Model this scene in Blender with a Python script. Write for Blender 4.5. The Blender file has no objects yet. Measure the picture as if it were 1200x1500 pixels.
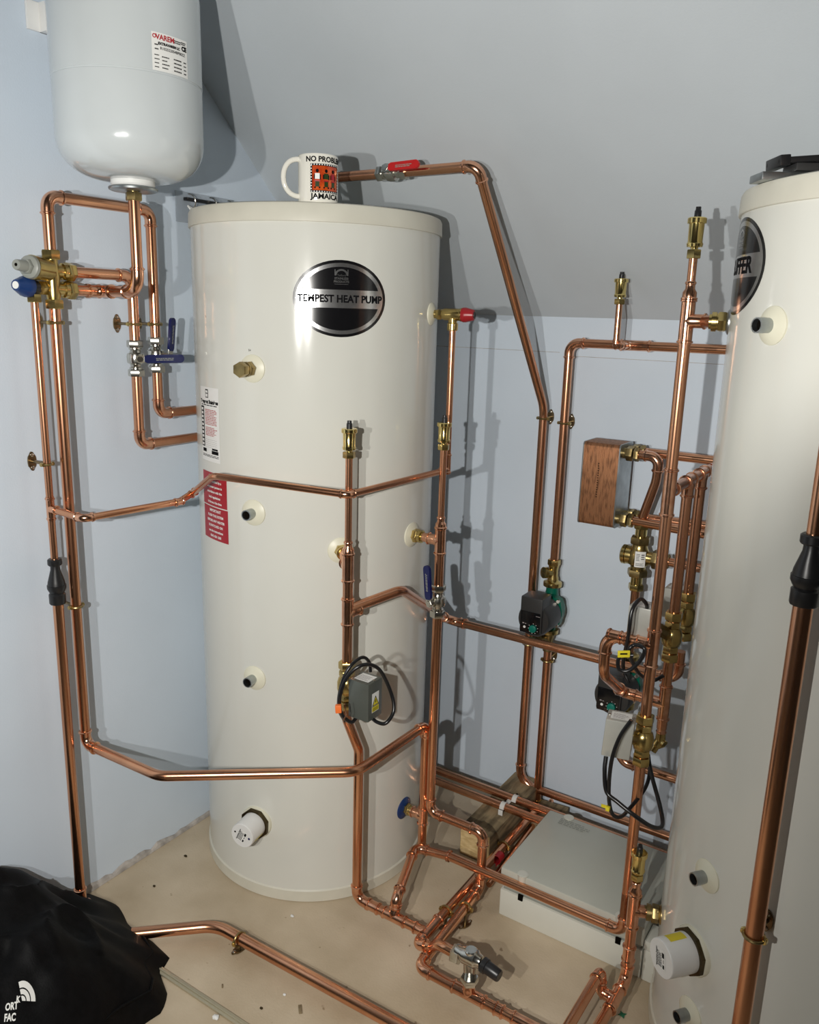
import bpy, bmesh, math, random
from mathutils import Vector as Vec, Matrix
random.seed(7)
S = bpy.context.scene
col = S.collection
PI = math.pi

# ------------------------------------------------------------------ camera
cam_data = bpy.data.cameras.new('camera')
cam = bpy.data.objects.new('camera', cam_data)
col.objects.link(cam)
S.camera = cam
cam_data.sensor_fit = 'VERTICAL'
cam_data.sensor_height = 36.0
cam_data.lens = 36.0 * 1202.0 / 1500.0
cam_data.clip_start = 0.02
CAM_RIGHT = Vec((0.8347, 0.5500, 0.0275))
CAM_UP = Vec((-0.1521, 0.1824, 0.9714))
CAM_BACK = Vec((0.5293, -0.8150, 0.2359))
m = Matrix.Identity(4)
for i in range(3):
    m[i][0] = CAM_RIGHT[i]; m[i][1] = CAM_UP[i]; m[i][2] = CAM_BACK[i]
m.translation = Vec((1.6018, -2.0661, 1.4200))
cam.matrix_world = m

# ------------------------------------------------------------------ world, lamps, exposure
W = bpy.data.worlds.new('room_ambient')
S.world = W
W.use_nodes = True
bg = W.node_tree.nodes['Background']
bg.inputs[0].default_value = (0.62, 0.78, 1.0, 1)
bg.inputs[1].default_value = 0.022
S.view_settings.view_transform = 'Standard'
S.view_settings.look = 'None'
S.view_settings.exposure = 0.0
S.view_settings.gamma = 1.0
S.view_settings.use_curve_mapping = False

def spot(name, loc, target, power, size, radius, colour, blend):
    l = bpy.data.lights.new(name, 'SPOT')
    l.energy = power; l.spot_size = math.radians(size); l.spot_blend = blend
    l.shadow_soft_size = radius; l.color = colour
    o = bpy.data.objects.new(name, l); col.objects.link(o)
    o.location = loc
    o.rotation_euler = (Vec(target) - Vec(loc)).to_track_quat('-Z', 'Y').to_euler()
    return o
# the two heads of the work lamp standing behind the photographer's left shoulder
spot('work_lamp_head', (1.415, -2.29, 1.425), (0.62, -0.40, 0.98), 80, 115, 0.010, (1.0, 0.975, 0.925), 0.7)
spot('work_lamp_head', (1.19, -2.45, 1.385), (0.60, -0.40, 0.98), 45, 115, 0.012, (1.0, 0.975, 0.925), 0.7)
# added dim bluish fill light for the ambient level, no real source there
al = bpy.data.lights.new('ambient_fill', 'AREA')
al.shape = 'RECTANGLE'; al.size = 1.2; al.size_y = 0.9; al.energy = 1.8; al.color = (0.62, 0.79, 1.0)
ao = bpy.data.objects.new('ambient_fill', al); col.objects.link(ao)
ao.location = (0.9, -3.0, 2.45)
ao.rotation_euler = (Vec((0.6, -0.5, 0.9)) - Vec(ao.location)).to_track_quat('-Z', 'Y').to_euler()

# ------------------------------------------------------------------ materials
def mat(name, colour, rough=0.5, metal=0.0, noise=0.0, scale=20.0, bump=0.0, bump_scale=60.0, rough_var=0.0, spec=0.5, coat=0.0, second=None, stretch=None, thr=(0.35, 0.65), alpha=1.0, trans=0.0):
    mm = bpy.data.materials.new(name); mm.use_nodes = True
    nt = mm.node_tree; N = nt.nodes; L = nt.links
    b = N['Principled BSDF']
    b.inputs['Base Color'].default_value = (*colour, 1)
    b.inputs['Roughness'].default_value = rough
    b.inputs['Metallic'].default_value = metal
    b.inputs['Specular IOR Level'].default_value = spec
    b.inputs['Coat Weight'].default_value = coat
    b.inputs['Alpha'].default_value = alpha
    b.inputs['Transmission Weight'].default_value = trans
    tc = N.new('ShaderNodeTexCoord'); mp = N.new('ShaderNodeMapping')
    L.new(tc.outputs['Object'], mp.inputs['Vector'])
    if stretch: mp.inputs['Scale'].default_value = stretch
    if noise or second:
        n = N.new('ShaderNodeTexNoise'); n.inputs['Scale'].default_value = scale; n.inputs['Detail'].default_value = 6
        L.new(mp.outputs[0], n.inputs['Vector'])
        r = N.new('ShaderNodeValToRGB')
        c2 = second or tuple(max(0, c * (1 - noise)) for c in colour)
        c1 = colour if second else tuple(min(1, c * (1 + noise)) for c in colour)
        r.color_ramp.elements[0].position = thr[0]; r.color_ramp.elements[1].position = thr[1]
        r.color_ramp.elements[0].color = (*c2, 1); r.color_ramp.elements[1].color = (*c1, 1)
        L.new(n.outputs['Fac'], r.inputs['Fac']); L.new(r.outputs['Color'], b.inputs['Base Color'])
        if rough_var:
            mr = N.new('ShaderNodeMapRange'); mr.inputs['To Min'].default_value = rough + rough_var; mr.inputs['To Max'].default_value = max(0.03, rough - rough_var)
            L.new(n.outputs['Fac'], mr.inputs['Value']); L.new(mr.outputs[0], b.inputs['Roughness'])
    if bump:
        n2 = N.new('ShaderNodeTexNoise'); n2.inputs['Scale'].default_value = bump_scale; n2.inputs['Detail'].default_value = 4
        L.new(mp.outputs[0], n2.inputs['Vector'])
        bp_ = N.new('ShaderNodeBump'); bp_.inputs['Strength'].default_value = bump; bp_.inputs['Distance'].default_value = 0.002
        L.new(n2.outputs['Fac'], bp_.inputs['Height']); L.new(bp_.outputs['Normal'], b.inputs['Normal'])
    return mm

M = {}
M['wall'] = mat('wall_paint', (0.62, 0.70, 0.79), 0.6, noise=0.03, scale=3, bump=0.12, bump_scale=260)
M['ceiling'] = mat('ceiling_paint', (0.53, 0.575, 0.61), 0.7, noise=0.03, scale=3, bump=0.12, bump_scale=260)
M['far_wall'] = mat('darkened_unseen_room', (0.16, 0.15, 0.14), 0.8, noise=0.2, scale=5)  # shade put into the colour: unseen room behind kept dark, little bounce
M['plaster'] = mat('bare_plaster_edge', (0.40, 0.37, 0.34), 0.9, noise=0.25, scale=40)
M['tank'] = mat('tank_enamel', (0.66, 0.66, 0.605), 0.13, noise=0.012, scale=6, bump=0.03, bump_scale=14, spec=0.4)
M['lid'] = mat('lid_plastic', (0.62, 0.60, 0.51), 0.42, noise=0.03, scale=18)
M['collar'] = mat('cream_plastic', (0.72, 0.70, 0.56), 0.4)
M['vessel'] = mat('white_gloss_enamel', (0.56, 0.60, 0.61), 0.16, noise=0.02, scale=8, coat=0.5)
M['white'] = mat('white_plastic', (0.76, 0.76, 0.74), 0.4)
M['ceramic'] = mat('white_ceramic', (0.82, 0.80, 0.72), 0.12, coat=0.6)
M['copper'] = mat('copper', (0.84, 0.44, 0.26), 0.24, 1.0, scale=9, rough_var=0.10, second=(0.60, 0.28, 0.16), stretch=(1, 1, 0.35), thr=(0.3, 0.7), bump=0.05, bump_scale=40)
M['fitting'] = mat('copper_fitting', (0.88, 0.49, 0.32), 0.19, 1.0, scale=50, rough_var=0.06, second=(0.66, 0.31, 0.18), thr=(0.3, 0.62), bump=0.08, bump_scale=90)
M['brass'] = mat('brass', (0.54, 0.41, 0.16), 0.25, 1.0, noise=0.18, scale=35, rough_var=0.08, bump=0.06, bump_scale=120)
M['brass_dark'] = mat('tarnished_brass', (0.36, 0.27, 0.12), 0.36, 1.0, noise=0.3, scale=40, bump=0.1, bump_scale=120)
M['brass_bright'] = mat('polished_brass', (0.80, 0.63, 0.25), 0.14, 1.0, noise=0.05, scale=30)
M['hex_dark'] = mat('blackened_brass', (0.09, 0.068, 0.035), 0.4, 1.0, noise=0.3, scale=40)
M['clip_metal'] = mat('dull_clip_brass', (0.22, 0.17, 0.10), 0.35, 1.0, noise=0.3, scale=60)
M['chrome'] = mat('nickel_plate', (0.60, 0.59, 0.54), 0.2, 1.0, noise=0.12, scale=40, bump=0.05, bump_scale=90)
M['steel'] = mat('brushed_steel', (0.42, 0.45, 0.46), 0.35, 1.0, noise=0.15, scale=30)
M['black'] = mat('black_plastic', (0.012, 0.012, 0.013), 0.35)
M['cable'] = mat('black_rubber', (0.008, 0.008, 0.009), 0.28)
M['void'] = mat('dark_bore', (0.006, 0.005, 0.004), 0.9, spec=0.0)
M['strip'] = mat('aluminium_strip', (0.52, 0.47, 0.34), 0.35, 0.6)
M['grey_plastic'] = mat('grey_plastic', (0.27, 0.28, 0.25), 0.42)
M['dark_grey'] = mat('dark_grey_plastic', (0.028, 0.028, 0.028), 0.42)
M['pump_green'] = mat('green_cast_enamel', (0.0, 0.115, 0.07), 0.35, noise=0.1, scale=40, bump=0.15, bump_scale=200)
M['green_knob'] = mat('green_plastic', (0.0, 0.16, 0.12), 0.4)
M['motor_box'] = mat('grey_enamelled_steel', (0.115, 0.125, 0.11), 0.28, noise=0.06, scale=20, metal=0.3)
M['motor_box_pale'] = mat('pale_galvanised_steel', (0.46, 0.46, 0.42), 0.36, noise=0.05, scale=20, metal=0.3)
M['blue'] = mat('blue_vinyl', (0.004, 0.009, 0.075), 0.28)
M['blue_cap'] = mat('blue_plastic', (0.008, 0.035, 0.14), 0.32)
M['red'] = mat('red_vinyl', (0.52, 0.012, 0.012), 0.28)
M['red_cap'] = mat('dark_red_plastic', (0.33, 0.010, 0.016), 0.35)
M['label_red'] = mat('label_red', (0.36, 0.010, 0.02), 0.42)
M['label_white'] = mat('label_white', (0.80, 0.80, 0.77), 0.4)
M['label_silver'] = mat('label_foil', (0.50, 0.50, 0.50), 0.2, 0.9, noise=0.1, scale=60)
M['label_black'] = mat('label_black', (0.006, 0.006, 0.007), 0.16)
M['ink'] = mat('black_ink', (0.004, 0.004, 0.005), 0.8, spec=0.1)
M['ink_red'] = mat('red_ink', (0.42, 0.02, 0.03), 0.5)
M['ink_pale'] = mat('faded_ink', (0.30, 0.27, 0.27), 0.5)
M['yellow'] = mat('warning_yellow', (0.72, 0.60, 0.03), 0.4)
M['orange_tape'] = mat('orange_tape', (0.80, 0.17, 0.03), 0.45)
M['green_tape'] = mat('green_paint_mark', (0.01, 0.13, 0.06), 0.45)
M['mug_orange'] = mat('mug_print_orange', (0.62, 0.10, 0.015), 0.15, scale=90, second=(0.42, 0.035, 0.01), coat=0.5)
M['mug_green'] = mat('mug_print_green', (0.03, 0.05, 0.015), 0.2)
M['enclosure'] = mat('grey_enclosure_plastic', (0.49, 0.50, 0.44), 0.3, noise=0.02, scale=10)
M['enclosure_base'] = mat('pale_enclosure_plastic', (0.64, 0.64, 0.57), 0.35, noise=0.02, scale=10)
M['timber'] = mat('old_timber', (0.33, 0.25, 0.14), 0.85, scale=14, second=(0.12, 0.09, 0.05), stretch=(4, 0.7, 4), thr=(0.35, 0.6), bump=0.5, bump_scale=60)
M['timber_end'] = mat('sawn_timber_end', (0.66, 0.50, 0.26), 0.85, scale=50, second=(0.48, 0.34, 0.15), stretch=(1, 1, 2.4), bump=0.4, bump_scale=90)
M['bag'] = mat('black_fabric', (0.0028, 0.0028, 0.0032), 0.6, noise=0.3, scale=60, bump=0.25, bump_scale=300, spec=0.12)
M['bag_lining'] = mat('grey_fabric', (0.09, 0.10, 0.085), 0.8)
M['film'] = mat('clear_film', (0.50, 0.55, 0.60), 0.15, alpha=0.35)
M['strap_white'] = mat('white_nylon', (0.70, 0.69, 0.66), 0.4)
M['screw'] = mat('screw_steel', (0.55, 0.52, 0.46), 0.22, 1.0)
M['hx_copper'] = mat('heat_exchanger_plates', (0.47, 0.235, 0.12), 0.42, 0.75, scale=95, second=(0.26, 0.125, 0.065), stretch=(1.8, 1, 0.35), thr=(0.36, 0.52), bump=0.25, bump_scale=60)

def floor_material():
    mm = bpy.data.materials.new('cement_board_floor'); mm.use_nodes = True
    nt = mm.node_tree; N = nt.nodes; L = nt.links; b = N['Principled BSDF']
    b.inputs['Roughness'].default_value = 0.62
    tc = N.new('ShaderNodeTexCoord')
    n = N.new('ShaderNodeTexNoise'); n.inputs['Scale'].default_value = 5; n.inputs['Detail'].default_value = 8
    L.new(tc.outputs['Object'], n.inputs['Vector'])
    r = N.new('ShaderNodeValToRGB')
    r.color_ramp.elements[0].position = 0.32; r.color_ramp.elements[1].position = 0.68
    r.color_ramp.elements[0].color = (0.42, 0.335, 0.225, 1); r.color_ramp.elements[1].color = (0.58, 0.485, 0.355, 1)
    L.new(n.outputs['Fac'], r.inputs['Fac'])
    n2 = N.new('ShaderNodeTexNoise'); n2.inputs['Scale'].default_value = 38; n2.inputs['Detail'].default_value = 3
    L.new(tc.outputs['Object'], n2.inputs['Vector'])
    r2 = N.new('ShaderNodeValToRGB'); r2.color_ramp.elements[0].position = 0.26; r2.color_ramp.elements[1].position = 0.31
    r2.color_ramp.elements[0].color = (0.45, 0.38, 0.30, 1); r2.color_ramp.elements[1].color = (1, 1, 1, 1)
    L.new(n2.outputs['Fac'], r2.inputs['Fac'])
    mx = N.new('ShaderNodeMix'); mx.data_type = 'RGBA'; mx.blend_type = 'MULTIPLY'; mx.inputs['Factor'].default_value = 0.8
    L.new(r.outputs['Color'], mx.inputs['A']); L.new(r2.outputs['Color'], mx.inputs['B'])
    L.new(mx.outputs['Result'], b.inputs['Base Color'])
    n3 = N.new('ShaderNodeTexNoise'); n3.inputs['Scale'].default_value = 180; n3.inputs['Detail'].default_value = 3
    L.new(tc.outputs['Object'], n3.inputs['Vector'])
    bp_ = N.new('ShaderNodeBump'); bp_.inputs['Strength'].default_value = 0.3; bp_.inputs['Distance'].default_value = 0.002
    L.new(n3.outputs['Fac'], bp_.inputs['Height']); L.new(bp_.outputs['Normal'], b.inputs['Normal'])
    return mm
M['floor'] = floor_material()

# ------------------------------------------------------------------ mesh helpers
def frame(axis):
    a = Vec(axis).normalized()
    t = Vec((0, 0, 1)) if abs(a.z) < 0.9 else Vec((1, 0, 0))
    u = t.cross(a).normalized(); v = a.cross(u)
    return u, v, a

class MB:
    def __init__(self): self.v = []; self.f = []
    def ring(self, c, u, v, r, seg, ph=0.0):
        i = len(self.v)
        for k in range(seg):
            a = 2 * PI * k / seg + ph
            self.v.append(tuple(c + u * (r * math.cos(a)) + v * (r * math.sin(a))))
        return i
    def lathe(self, base, axis, prof, seg=20, ph=0.0, caps=True):
        u, v, a = frame(axis); base = Vec(base); prev = None
        for t, r in prof:
            i = self.ring(base + a * t, u, v, max(r, 1e-5), seg, ph)
            if prev is not None:
                for k in range(seg):
                    k2 = (k + 1) % seg
                    self.f.append((prev + k, prev + k2, i + k2, i + k))
            elif caps: self.f.append(tuple(reversed(range(i, i + seg))))
            prev = i
        if caps: self.f.append(tuple(range(prev, prev + seg)))
        return self
    def hexnut(self, base, axis, h, r, ph=0.0):
        c = min(h * 0.16, r * 0.12)
        return self.lathe(base, axis, [(0, r * 0.93), (c, r), (h - c, r), (h, r * 0.93)], 6, ph)
    def sweep(self, pts, rad, seg=14, closed=False):
        pts = [Vec(p) for p in pts]; n = len(pts)
        rad = rad if isinstance(rad, (list, tuple)) else [rad] * n
        tan = []
        for i in range(n):
            if closed: t = pts[(i + 1) % n] - pts[i - 1]
            else: t = pts[min(i + 1, n - 1)] - pts[max(i - 1, 0)]
            tan.append(t.normalized())
        u, v, a = frame(tan[0]); rings = []
        for i in range(n):
            if i:
                q = tan[i - 1].rotation_difference(tan[i]); u = q @ u; v = q @ v
            rings.append(self.ring(pts[i], u, v, rad[i], seg))
        m_ = n if closed else n - 1
        for i in range(m_):
            a0 = rings[i]; b0 = rings[(i + 1) % n]
            for k in range(seg):
                k2 = (k + 1) % seg
                self.f.append((a0 + k, a0 + k2, b0 + k2, b0 + k))
        if not closed:
            self.f.append(tuple(reversed(range(rings[0], rings[0] + seg))))
            self.f.append(tuple(range(rings[-1], rings[-1] + seg)))
        return self
    def box(self, c, dims, ax=None, bev=0.0):
        c = Vec(c); ax = ax or (Vec((1, 0, 0)), Vec((0, 1, 0)), Vec((0, 0, 1)))
        ax = [Vec(a).normalized() for a in ax]
        bm = bmesh.new(); bmesh.ops.create_cube(bm, size=1)
        for w in bm.verts: w.co = Vec((w.co.x * dims[0], w.co.y * dims[1], w.co.z * dims[2]))
        if bev: bmesh.ops.bevel(bm, geom=list(bm.edges), offset=bev, segments=2, affect='EDGES', profile=0.6)
        i = len(self.v); bm.verts.index_update()
        for w in bm.verts: self.v.append(tuple(c + ax[0] * w.co.x + ax[1] * w.co.y + ax[2] * w.co.z))
        for f in bm.faces: self.f.append(tuple(i + w.index for w in f.verts))
        bm.free(); return self
    def prism(self, pts2, c, ax, t):
        # outline pts2 in plane (ax0, ax1), extruded t along ax2
        c = Vec(c); a, b, n = [Vec(x) for x in ax]; i = len(self.v); k = len(pts2)
        for s in (0, t):
            for p in pts2: self.v.append(tuple(c + a * p[0] + b * p[1] + n * s))
        self.f.append(tuple(reversed(range(i, i + k)))); self.f.append(tuple(range(i + k, i + 2 * k)))
        for q in range(k):
            q2 = (q + 1) % k
            self.f.append((i + q, i + q2, i + k + q2, i + k + q))
        return self

origin = {}
def link(name, me, parent=None, loc=None):
    o = bpy.data.objects.new(name, me); col.objects.link(o)
    if parent is not None: o.parent = parent
    return o
def empty(name, loc):
    o = bpy.data.objects.new(name, None); col.objects.link(o)
    o.empty_display_size = 0.05
    o.location = loc; origin[o] = Vec(loc)
    return o
def tag(o, label=None, cat=None, group=None, kind=None):
    if label: o['label'] = label
    if cat: o['category'] = cat
    if group: o['group'] = group
    if kind: o['kind'] = kind
    return o
def thing(name, label, cat, loc, group=None):
    return tag(empty(name, loc), label, cat, group)
def part(name, mb, material, parent=None, smooth=35, loc=None, label=None):
    if parent is not None: org = origin[parent]
    else:
        org = Vec(loc) if loc else Vec((0, 0, 0))
    me = bpy.data.meshes.new(name)
    me.from_pydata([(x - org.x, y - org.y, z - org.z) for x, y, z in mb.v], [], mb.f)
    bm = bmesh.new(); bm.from_mesh(me); bmesh.ops.recalc_face_normals(bm, faces=bm.faces); bm.to_mesh(me); bm.free()
    me.materials.append(M[material])
    if smooth:
        me.polygons.foreach_set('use_smooth', [True] * len(me.polygons))
        me.set_sharp_from_angle(angle=math.radians(smooth))
    o = link(name, me, parent)
    if parent is None: o.location = org
    origin[o] = org
    if label: o['label'] = label
    return o

# ------------------------------------------------------------------ decals
def flat_map(c, ax, ay, n, off=0.0):
    c = Vec(c); ax = Vec(ax); ay = Vec(ay); n = Vec(n)
    return lambda u, v, d=0.0: c + ax * u + ay * v + n * (off + d)
def cyl_map(centre, R, c, flip=1.0):
    # c = a point on the surface; u runs to the viewer's right round the cylinder, v upwards
    cx, cy = centre; a0 = math.atan2(c[1] - cy, c[0] - cx); z0 = c[2]
    def f(u, v, d=0.0):
        a = a0 + flip * u / R
        return Vec((cx + (R + d) * math.cos(a), cy + (R + d) * math.sin(a), z0 + v))
    return f
def panel(name, fmap, outline, material, parent, off=0.0004, nu=24, nv=6, label=None):
    """outline: ('rect', w, h) | ('ellipse', w, h, (vmin, vmax)) -> curved sheet with a thin edge"""
    mb = MB(); kind = outline[0]; w, h_ = outline[1], outline[2]
    cu, cv = outline[4] if len(outline) > 4 else (0, 0)
    vlim = outline[3] if len(outline) > 3 and outline[3] else (-h_ / 2, h_ / 2)
    grid = []
    for j in range(nv + 1):
        t = j / nv
        if kind == 'ellipse':
            a = -math.asin(max(-1, min(1, vlim[0] / (h_ / 2)))); b = math.asin(max(-1, min(1, vlim[1] / (h_ / 2))))
            vv = (h_ / 2) * math.sin(-a + (b + a) * t); half = (w / 2) * math.sqrt(max(0, 1 - (vv / (h_ / 2)) ** 2))
        else:
            vv = vlim[0] + (vlim[1] - vlim[0]) * t; half = w / 2
        row = []
        for i in range(nu + 1):
            row.append(len(mb.v)); mb.v.append(tuple(fmap(cu - half + 2 * half * i / nu, cv + vv, off)))
        grid.append(row)
    for j in range(nv):
        for i in range(nu):
            mb.f.append((grid[j][i], grid[j][i + 1], grid[j + 1][i + 1], grid[j + 1][i]))
    return part(name, mb, material, parent, 60, label=label)
def text(name, body, fmap, size, material, parent, pos=(0, 0), rot=0.0, off=0.0009, sx=1.0, bold=0.0, align='CENTER', spacing=1.0):
    cu = bpy.data.curves.new('glyphs', 'FONT'); cu.body = body; cu.size = size; cu.align_x = align; cu.align_y = 'CENTER'
    cu.offset = bold; cu.space_character = spacing; cu.resolution_u = 3
    ob = bpy.data.objects.new('glyphs', cu); col.objects.link(ob)
    dg = bpy.context.evaluated_depsgraph_get(); tm = ob.evaluated_get(dg).to_mesh()
    mb = MB(); c, s = math.cos(rot), math.sin(rot)
    for w in tm.vertices:
        x, y = w.co.x * sx, w.co.y
        mb.v.append(tuple(fmap(pos[0] + x * c - y * s, pos[1] + x * s + y * c, off)))
    for p in tm.polygons: mb.f.append(tuple(p.vertices))
    ob.evaluated_get(dg).to_mesh_clear(); bpy.data.objects.remove(ob); bpy.data.curves.remove(cu)
    return part(name, mb, material, parent, 0)
def bars(name, fmap, rects, material, parent, off=0.0008):
    mb = MB()
    for u0, v0, u1, v1 in rects:
        n = max(1, int(abs(u1 - u0) / 0.012)); i = len(mb.v)
        for k in range(n + 1):
            u = u0 + (u1 - u0) * k / n
            mb.v.append(tuple(fmap(u, v0, off))); mb.v.append(tuple(fmap(u, v1, off)))
        for k in range(n): mb.f.append((i + 2 * k, i + 2 * k + 2, i + 2 * k + 3, i + 2 * k + 1))
    return part(name, mb, material, parent, 0)
def text_lines(u0, u1, v0, v1, n, fill=0.5, ragged=0.25, rng=None):
    rng = rng or random; out = []; dv = (v1 - v0) / n
    for k in range(n):
        v = v0 + dv * k; u = u0; end = u1 - (u1 - u0) * ragged * rng.random()
        while u < end:
            w = min(end - u, (u1 - u0) * (0.06 + 0.13 * rng.random()))
            out.append((u, v, u + w, v + dv * fill)); u += w + abs(u1 - u0) * 0.03
    return out

# ------------------------------------------------------------------ pipework
R15, R22, R28 = 0.0076, 0.0112, 0.0142
def sleeve(mb, a, b, r, k=1.13, bead=1.32, ends=(True, True)):
    a, b = Vec(a), Vec(b); L = (b - a).length; r1 = r * k; rb = r * bead
    s = min(0.0055, L * 0.2)
    prof = []
    prof += [(0, r), (0.0002, r1), (s * 0.35, r1), (s * 0.55, rb), (s * 1.0, rb), (s * 1.3, r1)] if ends[0] else [(0, r), (0.0002, r1)]
    prof += [(L - s * 1.3, r1), (L - s * 1.0, rb), (L - s * 0.55, rb), (L - s * 0.35, r1), (L - 0.0002, r1), (L, r)] if ends[1] else [(L - 0.0002, r1), (L, r)]
    return mb.lathe(a, b - a, prof, 18)
def fillet(p0, p, p1, R, n):
    p0, p, p1 = Vec(p0), Vec(p), Vec(p1)
    d0 = (p0 - p).normalized(); d1 = (p1 - p).normalized()
    ang = d0.angle(d1); half = ang / 2
    t = R / math.tan(half); lim = 0.48 * min((p0 - p).length, (p1 - p).length)
    if t > lim: t = lim; R = t * math.tan(half)
    bis = (d0 + d1).normalized(); c = p + bis * (R / math.sin(half))
    s = p + d0 * t; e = p + d1 * t; v0 = s - c; v1 = e - c
    tot = v0.angle(v1); ax = v0.cross(v1).normalized(); out = []
    for i in range(n + 1):
        out.append(c + Matrix.Rotation(tot * i / n, 3, ax) @ v0)
    return out
def elbow(parent, p0, p, p1, r, R=None, ext=None):
    R = R or r * 1.7; ext = ext or r * 1.25
    arc = fillet(p0, p, p1, R, 9)
    d0 = (arc[0] - arc[1]).normalized(); d0 = (Vec(p0) - Vec(p)).normalized(); d1 = (Vec(p1) - Vec(p)).normalized()
    r1, rb = r * 1.13, r * 1.32; s = 0.0050
    e0 = [(ext, r), (ext - .0002, r1), (ext - s * .35, r1), (ext - s * .55, rb), (ext - s, rb), (ext - s * 1.3, r1)]
    pts = [arc[0] + d0 * t for t, _ in e0] + arc + [arc[-1] + d1 * t for t, _ in reversed(e0)]
    rad = [q for _, q in e0] + [r1] * len(arc) + [q for _, q in reversed(e0)]
    part('elbow', MB().sweep(pts, rad, 18), 'fitting', parent)
    return arc[0] + d0 * (ext * .5), arc[-1] + d1 * (ext * .5)
def tube(parent, pts, r, name='tube', material='copper', seg=18):
    return part(name, MB().sweep(pts, r, seg), material, parent)
def route(parent, nodes, r, material='copper'):
    """nodes: (point,) or (point, 'elbow' | 'bend' | 'joint' [, radius]); joints get a sleeve"""
    P_ = [Vec(n[0]) for n in nodes]; cur = [P_[0]]
    for i in range(1, len(nodes) - 1):
        k = nodes[i][1] if len(nodes[i]) > 1 else 'bend'; R = nodes[i][2] if len(nodes[i]) > 2 else None
        if k == 'elbow':
            a, b = elbow(parent, P_[i - 1], P_[i], P_[i + 1], r, R)
            cur.append(a); tube(parent, cur, r, material=material); cur = [b]
        elif k == 'bend':
            cur += fillet(P_[i - 1], P_[i], P_[i + 1], R or r * 4, 10)
        elif k == 'joint':
            d = (P_[i + 1] - P_[i - 1]).normalized(); L = R or r * 1.6
            part('coupling', sleeve(MB(), P_[i] - d * L, P_[i] + d * L, r), 'fitting', parent)
            cur.append(P_[i])
    cur.append(P_[-1]); tube(parent, cur, r, material=material)
def tee(parent, p, axis, branch, r, rb=None, up=None, down=None, bl=None):
    p = Vec(p); a = Vec(axis).normalized(); b = Vec(branch).normalized(); rb = rb or r
    up = up or r * 2.2; down = down or r * 2.2; bl = bl or r * 2.6
    mb = MB(); sleeve(mb, p - a * down, p + a * up, r)
    s = 0.0050; r1, rr = rb * 1.13, rb * 1.32
    mb.lathe(p, b, [(0, r1), (r * 1.0, r1 * 1.08), (r * 1.25, r1), (bl - s * 1.3, r1), (bl - s, rr), (bl - s * .5, rr), (bl - s * .3, r1), (bl - .0002, r1), (bl, rb)], 18)
    return part('tee', mb, 'fitting', parent)
def reducer(parent, p, axis, r0, r1, L=0.028):
    p = Vec(p); s = 0.0045
    k = 1.13; kb = 1.32
    mb = MB().lathe(p, axis, [(0, r0), (.0002, r0 * k), (s * .5, r0 * kb), (s, r0 * kb), (s * 1.4, r0 * k), (L * .42, r0 * k), (L * .6, r1 * k), (L - s * 1.4, r1 * k), (L - s, r1 * kb), (L - s * .5, r1 * kb), (L - .0002, r1 * k), (L, r1)], 18)
    return part('reducer', mb, 'fitting', parent)
def pipes(label, loc, group=None, name='copper_pipe'):
    return thing(name, label, 'pipe', loc, group)

# ------------------------------------------------------------------ fittings as things
def air_vent(base, label, h=0.080):
    base = Vec(base); t = thing('automatic_air_vent', label, 'air vent', base, 'automatic air vents'); k = h / 0.080; Zu = (0, 0, 1)
    part('hex_nut', MB().hexnut(base, Zu, .014 * k, .0135, .3), 'brass', t)
    part('body', MB().lathe(base + Vec((0, 0, .014 * k)), Zu, [(0, .0065), (.003 * k, .0065), (.004 * k, .0135), (.009 * k, .0145), (.012 * k, .0128), (.040 * k, .0134), (.041 * k, .0134)], 24), 'brass_bright', t)
    part('cap_ring', MB().lathe(base + Vec((0, 0, .054 * k)), Zu, [(0, .0158), (.001, .0166), (.008 * k, .0166), (.0095 * k, .0150), (.0096 * k, .007)], 28), 'brass_bright', t)
    part('vent_cap', MB().lathe(base + Vec((0, 0, .0636 * k)), Zu, [(0, .0062), (.010 * k, .0060), (.0115 * k, .0048), (.0164 * k, .0045)], 14), 'black', t)
    return t
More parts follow.
